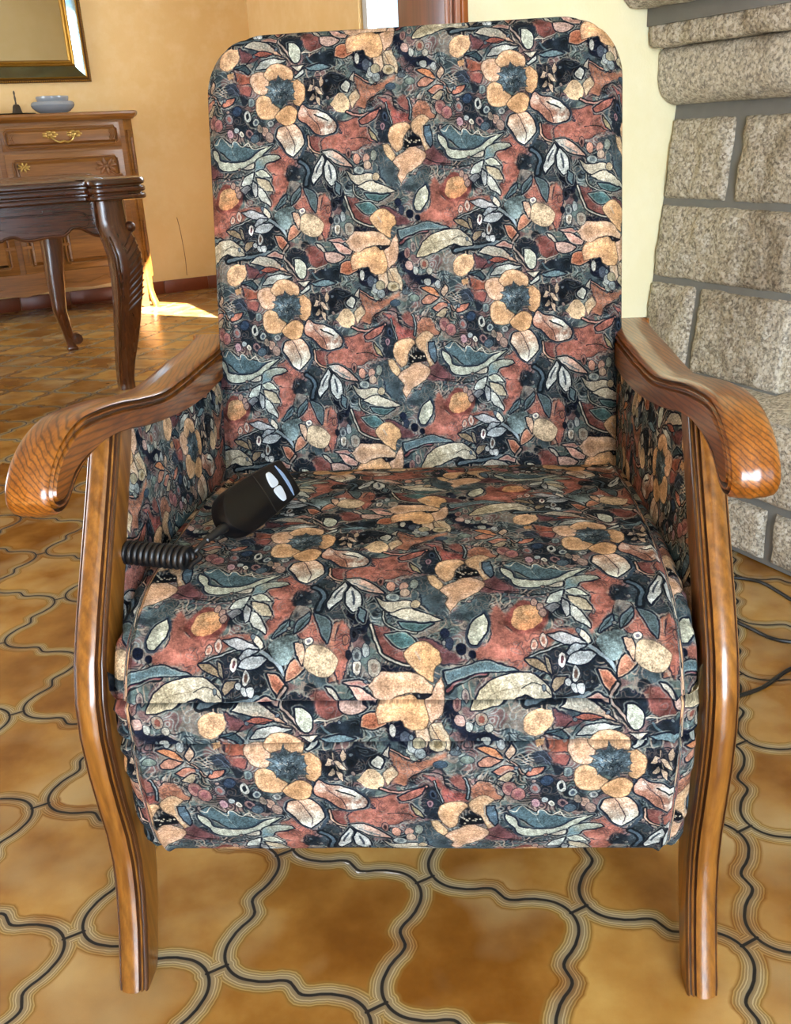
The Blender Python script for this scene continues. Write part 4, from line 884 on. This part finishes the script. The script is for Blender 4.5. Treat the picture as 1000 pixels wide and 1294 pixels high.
# solid core under the cover so the seat has a body
core = [(.55, .42), (.42, .44), (.15, .447), (.07, .43), (.045, .40), (.04, .30), (.05, .215), (.085, .190), (.10, .36), (.55, .36)]
cpart(MB().rings([[(x, p[0], p[1]) for p in core] for x in (-.262, .272)]), 'seat_core', M_NAVYB)
# backrest
BW, BS, BT = .300, .661, .105
B0 = Vector((.5, .43)); bd = Vector((.20, .62)).normalized(); bn = Vector((-bd.y, bd.x))   # along the back and forward normal (y,z)
def back_pt(a, b, front):
    s = b*BS; r_ = .085; w = BW*(.992+.022*b)
    if s > BS-r_: w -= r_-math.sqrt(max(0, r_*r_-(s-BS+r_)**2))
    x = a*w
    top = .006*(1-(a*1.0)**2)
    s += top*b
    ea = min(1, max(0, (abs(a)*w-(w-.035))/.035)); eb = min(1, max(0, (s-(BS-.032))/.035)); e = min(1, math.hypot(ea, eb))
    t = BT/2*math.sqrt(max(0, 1-e*e)) if front else BT/2*(1-e**4)
    if front:
        t += .006*(1-a*a)*math.sin(b*math.pi)+.0016*mnoise.fractal(Vector((x*8, s*8, 4.2)), 1, 2, 3)
        t += -.005*math.exp(-((max(abs(a)*w-(w-.012), s-(BS-.012)))/.003)**2)
    c = B0+bd*s-bn*(BT/2)+bn*(t if front else -t)
    return (x+.0, c.x, c.y), x, s
pcs = []
for fr in (True, False):
    n1, n2 = 90, 90; vs, uvs = [], []
    for i in range(n1+1):
        a = -1+2*i/n1; a = math.copysign(1-(1-abs(a))**1.35, a)
        for j in range(n2+1):
            b_ = 1-(1-j/n2)**1.35; p, x, s = back_pt(a, b_, fr); vs.append(p); uvs.append((.312+(x+.187)/PU, -(.132+(.569-s)/PV)))
    fs = [(i*(n2+1)+j, i*(n2+1)+j+1, (i+1)*(n2+1)+j+1, (i+1)*(n2+1)+j) for i in range(n1) for j in range(n2)]
    pcs.append((vs, fs, uvs))
fabric_part('backrest', pcs)
LEGF = [(0, .0), (.03, .012), (.07, .027), (.11, .038), (.15, .044), (.19, .043), (.23, .037), (.28, .031), (.33, .029), (.37, .034), (.41, .049), (.45, .074), (.49, .102), (.53, .130), (.57, .158), (.60, .178), (.635, .20)]
LEGD = [(0, .040), (.05, .045), (.12, .050), (.25, .058), (.4, .058), (.5, .052), (.6, .046), (.635, .042)]
LEGW = [(0, .0355), (.3, .036), (.5, .036), (.635, .036)]
# side panels between armrest and seat
ARM = [(.66, .632), (.56, .629), (.49, .630), (.41, .629), (.33, .631), (.26, .642), (.19, .656), (.12, .666), (.08, .668), (.043, .662), (.012, .649), (-.007, .632), (-.013, .616), (-.007, .602), (.008, .5945), (.026, .595), (.041, .602), (.057, .611), (.082, .620), (.125, .627), (.185, .621), (.27, .603), (.38, .587), (.47, .582), (.57, .583), (.66, .586)]
def taper(y): t = min(1, max(0, (y-.10)/.45)); return -.013*t*t*(3-2*t)   # the sides close in towards the back
def arm_low(y): return interp([(p[0], p[1]) for p in ARM[17:]], y)
for sx in (-1, 1):
    n1, n2 = 40, 30; pcs = []
    for xo, bul in ((.3065, .006), (.332, -.004)):
        vs, uvs = [], []
        for i in range(n1+1):
            for j in range(n2+1):
                z = .34+(.60-.34)*j/n2; yf_ = interp(LEGF, z)+interp(LEGD, z)-.006; y = yf_+(.625-yf_)*i/n1; z = .34+(arm_low(y)+.006-.34)*j/n2; e = min(1, (i/n1)/.1, 1); k = math.sin(math.pi*min(1, max(0, j/n2)))**.5
                ed = .010*math.exp(-(i/n1)/.03)
                vs.append((sx*(xo+taper(y)-bul*k*math.sin(math.pi*i/n1)**.4)+(sx*ed if xo < .32 else -sx*ed)-.003*min(1, y/.55), y, z)); uvs.append((.31+sx*.2+y/PU, z/PV+.1))
        fs = [(i*(n2+1)+j, i*(n2+1)+j+1, (i+1)*(n2+1)+j+1, (i+1)*(n2+1)+j) for i in range(n1) for j in range(n2)]
        pcs.append((vs, fs, uvs))
    a, b_ = pcs; o = len(a[0]); vs = a[0]+b_[0]; rim = [i*(n2+1) for i in range(n1+1)]+[n1*(n2+1)+j for j in range(1, n2+1)]+[i*(n2+1)+n2 for i in range(n1-1, -1, -1)]+[j for j in range(n2-1, 0, -1)]
    fs = a[1]+[tuple(k+o for k in q) for q in b_[1]]+[(rim[k], rim[(k+1) % len(rim)], o+rim[(k+1) % len(rim)], o+rim[k]) for k in range(len(rim))]
    fabric_part('side_panel', [(vs, fs, a[2]+b_[2])])
# armrests: S-shaped rails with a downward scroll and beaded edges
armc = crom(ARM, 5, False)
A = np.array(armc); seg = np.r_[0, np.cumsum(np.hypot(*np.diff(A, axis=0).T))]; m_n = 170; ss = np.linspace(0, seg[-1], m_n); armp = [(float(np.interp(s, seg, A[:, 0])), float(np.interp(s, seg, A[:, 1]))) for s in ss]
AW = .0455; AX = .300
def soft_inset(poly, d):
    # the beads run along the top and the scroll only; underneath and at the rear end the edge is plain
    q = offset(poly, d); n = len(poly); out = []
    for i, (a, b_) in enumerate(zip(poly, q)):
        s = ss[i]/seg[-1]; k = 1 if s < .56 else max(.10, 1-(s-.56)/.05)
        if a[0] > .645: k = 0
        out.append((a[0]+(b_[0]-a[0])*k, a[1]+(b_[1]-a[1])*k))
    return out
levels = [(.0, .0125), (.0, .0100), (.0022, .0088), (.0026, .0078), (.0006, .0066), (.0004, .0056), (.0030, .0044), (.0034, .0036), (.0014, .0026), (.0030, .0010), (.0058, .0002), (.0105, 0)]
levels = [(x*1.75, d_*1.5) for x, d_ in levels]
levels = levels+[(AW/2, -.0012)]+[(AW-x, d) for x, d in levels[::-1]]
for sx in (-1, 1):
    rg = []
    for x, d in levels:
        P_ = soft_inset(armp, d) if d else armp
        rg.append([(sx*(AX+taper(p[0])+x*(1-taper(p[0])/.013*.36))-.003*min(1, max(0, p[0]/.55)), p[0], p[1]) for p in P_])
    mb = MB().rings(rg, im={2: 1, 3: 1, 6: 1, 7: 1, len(levels)-4: 1, len(levels)-5: 1, len(levels)-8: 1, len(levels)-9: 1}); cpart(mb, 'armrest', M_OAK, sharp=32, mats=[M_OAK, M_GROOVE])
# front legs: sabre posts with two beads along the inner front edge
for sx in (-1, 1):
    rg = []
    for z in np.linspace(0, .63, 64):
        z = float(z); yf, dd, w = interp(LEGF, z), interp(LEGD, z), interp(LEGW, z)
        sec = [(-.5, .30), (-.5, .10), (-.485, .035), (-.455, .012), (-.43, .030), (-.41, .020), (-.36, -.03), (-.2, -.085), (-.02, -.10), (.10, -.085), (.19, -.045), (.205, .01), (.235, .035), (.255, .0), (.29, -.03), (.325, .0), (.345, .045), (.37, .05), (.39, .02), (.425, -.005), (.46, .015), (.49, .06), (.5, .12), (.5, .30), (.5, .7), (.47, .95), (.40, 1.0), (-.4, 1.0), (-.48, .95), (-.5, .7)]
        k = 1 if z > .006 else .96
        rg.append([(-sx*(a*w*k)+sx*.3245, yf+c*dd*(1 if c > .3 else 1), z) for a, c in sec])
    mb = MB().rings(rg, jm={3: 1, 4: 1, 10: 1, 11: 1, 12: 1, 15: 1, 16: 1, 17: 1, 19: 1, 20: 1}); cpart(mb, 'front_leg', M_OAKZ, sharp=35, mats=[M_OAKZ, M_GROOVE])
for sx in (-1, 1):
    mb = MB().rings([[(sx*.31+a, y+b_, z) for a, b_ in ((-.018, -.022), (.018, -.022), (.018, .022), (-.018, .022))] for y, z in ((.66, 0), (.63, .12), (.605, .3), (.60, .42), (.60, .583))]); cpart(mb, 'rear_leg', M_OAKZ, sharp=30)
    cpart(MB().box(sx*.325-.013, sx*.325+.013, .09, .60, .30, .37, .004), 'side_rail', M_OAK)
cpart(MB().box(-.30, .30, .60, .625, .30, .37, .004), 'rear_rail', M_OAK)
cpart(MB().box(-.30, .30, .12, .60, .335, .36, .002), 'seat_base', M_NAVYB)

# ---------------------------------------------------------------- remote handset lying on the seat
REM_L, REM_W, REM_T = .150, .056, .026
ex = Vector((.30, .90, 0)).normalized(); tau = R(58)
side = Vector((-ex.y, ex.x, 0)); wy = (side*math.cos(tau)+Vector((0, 0, 1))*math.sin(tau)).normalized(); nz = ex.cross(wy).normalized()
RB = Vector((-.178, .178, .492))         # near lower corner of the face
RM = CH_M @ Matrix(((ex.x, wy.x, nz.x, RB.x+SH*RB.y), (ex.y, wy.y, nz.y, RB.y), (ex.z, wy.z, nz.z, RB.z), (0, 0, 0, 1)))
RE = bpy.data.objects.new('remote_handset', None); COL.objects.link(RE); RE.empty_display_size = .05
RE.matrix_world = RM; tag(RE, 'black hand control with two pale buttons and coiled cord lying on the armchair seat', 'remote control')
outl = [(.022, .001), (.05, .000), (.10, .001), (.140, .003), (.148, .007), (.150, .028), (.148, .050), (.140, .054), (.10, .0565), (.05, .058), (.022, .057), (.006, .050), (-.004, .038), (-.006, .028), (-.004, .019), (.006, .008)]
ol = crom(outl, 5, True)
mb = MB().prism(ol, 0, 0, 'xy', inset=[(-REM_T, .006), (-REM_T+.004, .001), (-REM_T+.010, 0), (-.006, 0), (-.002, .0015), (0, .005)]); hb = mb.build('handset_body', M_BLACK, RE, sharp=30)
mb = MB().prism([(x, y) for x, y in crom([(.076, .004), (.078, .028), (.076, .052), (.0775, .0525), (.0795, .028), (.0775, .0035)], 3, True)], 0, .0006, 'xy'); mb.build('face_seam', M_RUB, RE)
def pill(x0, x1, y0, y1): 
    return crom([(x0, y0+.003), (x0+.003, y0), (x1-.003, y0), (x1, y0+.003), (x1, y1-.003), (x1-.003, y1), (x0+.003, y1), (x0, y1-.003)], 4, True)
for y0, y1 in ((.008, .0265), (.0295, .048)):
    MB().prism(crom(([(.0965, y1), (.0965, y0+.008), (.100, y0+.001), (.104, y0), (.108, y0+.001), (.1115, y0+.008), (.1115, y1)] if y0 < .02 else [(.0965, y0), (.1115, y0), (.1115, y1-.008), (.108, y1-.001), (.104, y1), (.100, y1-.001), (.0965, y1-.008)]), 3, True), 0, 0, 'xy', inset=[(-.001, 0), (.0012, 0), (.0018, .001)]).build('button', M_BTN, RE, sharp=30)
MB().prism(crom([(.126, .006), (.1315, .018), (.1325, .028), (.1315, .038), (.126, .050), (.1265, .038), (.127, .028), (.1265, .018)], 4, True), -.001, .0009, 'xy').build('accent_stripe', M_STRIPE, RE)
# strain relief and cable, given in the chair's frame and moved into the handset's
RMi = RM.inverted()
def rl(p): return RMi @ cworld(p)
e0 = RM @ Vector((0, .024, -.012)); e0 = CH_M.inverted() @ e0; e0 = Vector((e0.x-SH*e0.y, e0.y, e0.z))
d0 = -ex
p1 = e0+d0*.034+Vector((-.006, 0, -.004))
relief = crom([e0+ex*.004, e0+d0*.014, p1], 8)
mb = MB(); mb.tube([rl(p) for p in relief], [.0062-.0026*i/16+(.0009 if i % 2 else 0) for i in range(17)], 10); mb.build('strain_relief', M_RUB, RE)
C0, C1 = Vector((-.232, .137, .4885)), Vector((-.306, .150, .492))
cable = crom([p1, p1+d0*.012+Vector((-.004, 0, -.006)), (p1+C0)/2+Vector((-.002, 0, -.0015)), C0+Vector((.012, .002, 0)), C0+Vector((.003, 0, -.006))], 6)
path = [Vector(p) for p in cable]; turns, rc = 11, .0115; ax = (C1-C0).normalized(); e1 = Vector((0, 0, 1)); e2 = ax.cross(e1).normalized()
for k in range(turns*18+1):
    t = 2*math.pi*k/18; path.append(C0+(C1-C0)*(k/(turns*18))-e1*rc*math.cos(t)*.95+e2*rc*math.sin(t))
mb = MB(); mb.tube([rl(p) for p in path], .0031, 9); mb.build('coiled_cord', M_RUB, RE)

# ---------------------------------------------------------------- mains cable looping over the tiles
PC = empty('power_cord', (.66, 1.6, 0), 0, label='black power cable looped on the tiles between armchair and fireplace', category='cable')
loop = crom([(.40, 1.60), (.52, 1.70), (.60, 1.765), (.672, 1.775), (.71, 1.763), (.751, 1.739), (.772, 1.689), (.790, 1.62), (.80, 1.54), (.775, 1.455), (.735, 1.42), (.679, 1.404), (.61, 1.352), (.554, 1.328), (.512, 1.32), (.45, 1.335), (.40, 1.40), (.42, 1.50), (.50, 1.59), (.56, 1.61), (.632, 1.587), (.659, 1.556), (.686, 1.511), (.729, 1.489), (.80, 1.475), (.90, 1.46)], 8)
zz = [.0038]*len(loop)
mb = MB()
for i, p in enumerate(loop):
    d = min((math.hypot(p[0]-q[0], p[1]-q[1]) for k, q in enumerate(loop) if abs(k-i) > 12), default=1)
    if i > len(loop)*.6: zz[i] += .0075*max(0, 1-d/.03)
mb.tube([(p[0]-.66, p[1]-1.6, z) for p, z in zip(loop, zz)], .0036, 8); mb.build('cable', M_RUB, PC)
mb = MB(); mb.tube([(.585-.66, 1.612-1.6, .010), (.60-.66, 1.607-1.6, .010), (.628-.66, 1.597-1.6, .0085), (.645-.66, 1.588-1.6, .006)], [.009, .010, .009, .005], 12); mb.build('connector', M_BLACK, PC)
# ---------------------------------------------------------------- light: sky, low sun, daylight at the windows, added fill on the left
w = bpy.data.worlds.new('sky'); SC.world = w; w.use_nodes = True
bgn = w.node_tree.nodes['Background']; bgn.inputs[0].default_value = (.58, .80, 1.0, 1); bgn.inputs[1].default_value = 1.8
def area(name, loc, d, sx, sy, power, col, spread=180):
    l = bpy.data.lights.new(name, 'AREA'); l.shape = 'RECTANGLE'; l.size, l.size_y = sx, sy; l.energy = power; l.color = col
    o = bpy.data.objects.new(name, l); COL.objects.link(o); o.location = W(*loc)
    dv = Vector(W(*d)); o.rotation_euler = dv.to_track_quat('-Z', 'Z').to_euler(); return o
area('daylight_front_window', ((FW[0]+FW[1])/2, V0-.13, (FW[2]+FW[3])/2), (0, 1, 0), FW[1]-FW[0], FW[3]-FW[2], 225, (.74, .87, 1.0))
area('fill_left_window', (U0-.13, (LW[0]+LW[1])/2, (LW[2]+LW[3])/2), (1, 0, 0), LW[1]-LW[0], LW[3]-LW[2], 120, (.95, .97, 1.0))  # added fill lamp behind the left opening
area('daylight_right_window', (UD+.16, (WV0+WV1)/2, (WZ0+WZ1)/2), (-1, 0, 0), WV1-WV0, WZ1-WZ0, 60, (.90, .95, 1.0))
sl = bpy.data.lights.new('sun', 'SUN'); sl.energy = 100; sl.angle = R(.55); sl.color = (1, .985, .95); so = bpy.data.objects.new('sun', sl); COL.objects.link(so)
so.rotation_euler = Vector(W(-.72, 1.06, -.9)).to_track_quat('-Z', 'Y').to_euler(); so.location = W(4, 2, 4)
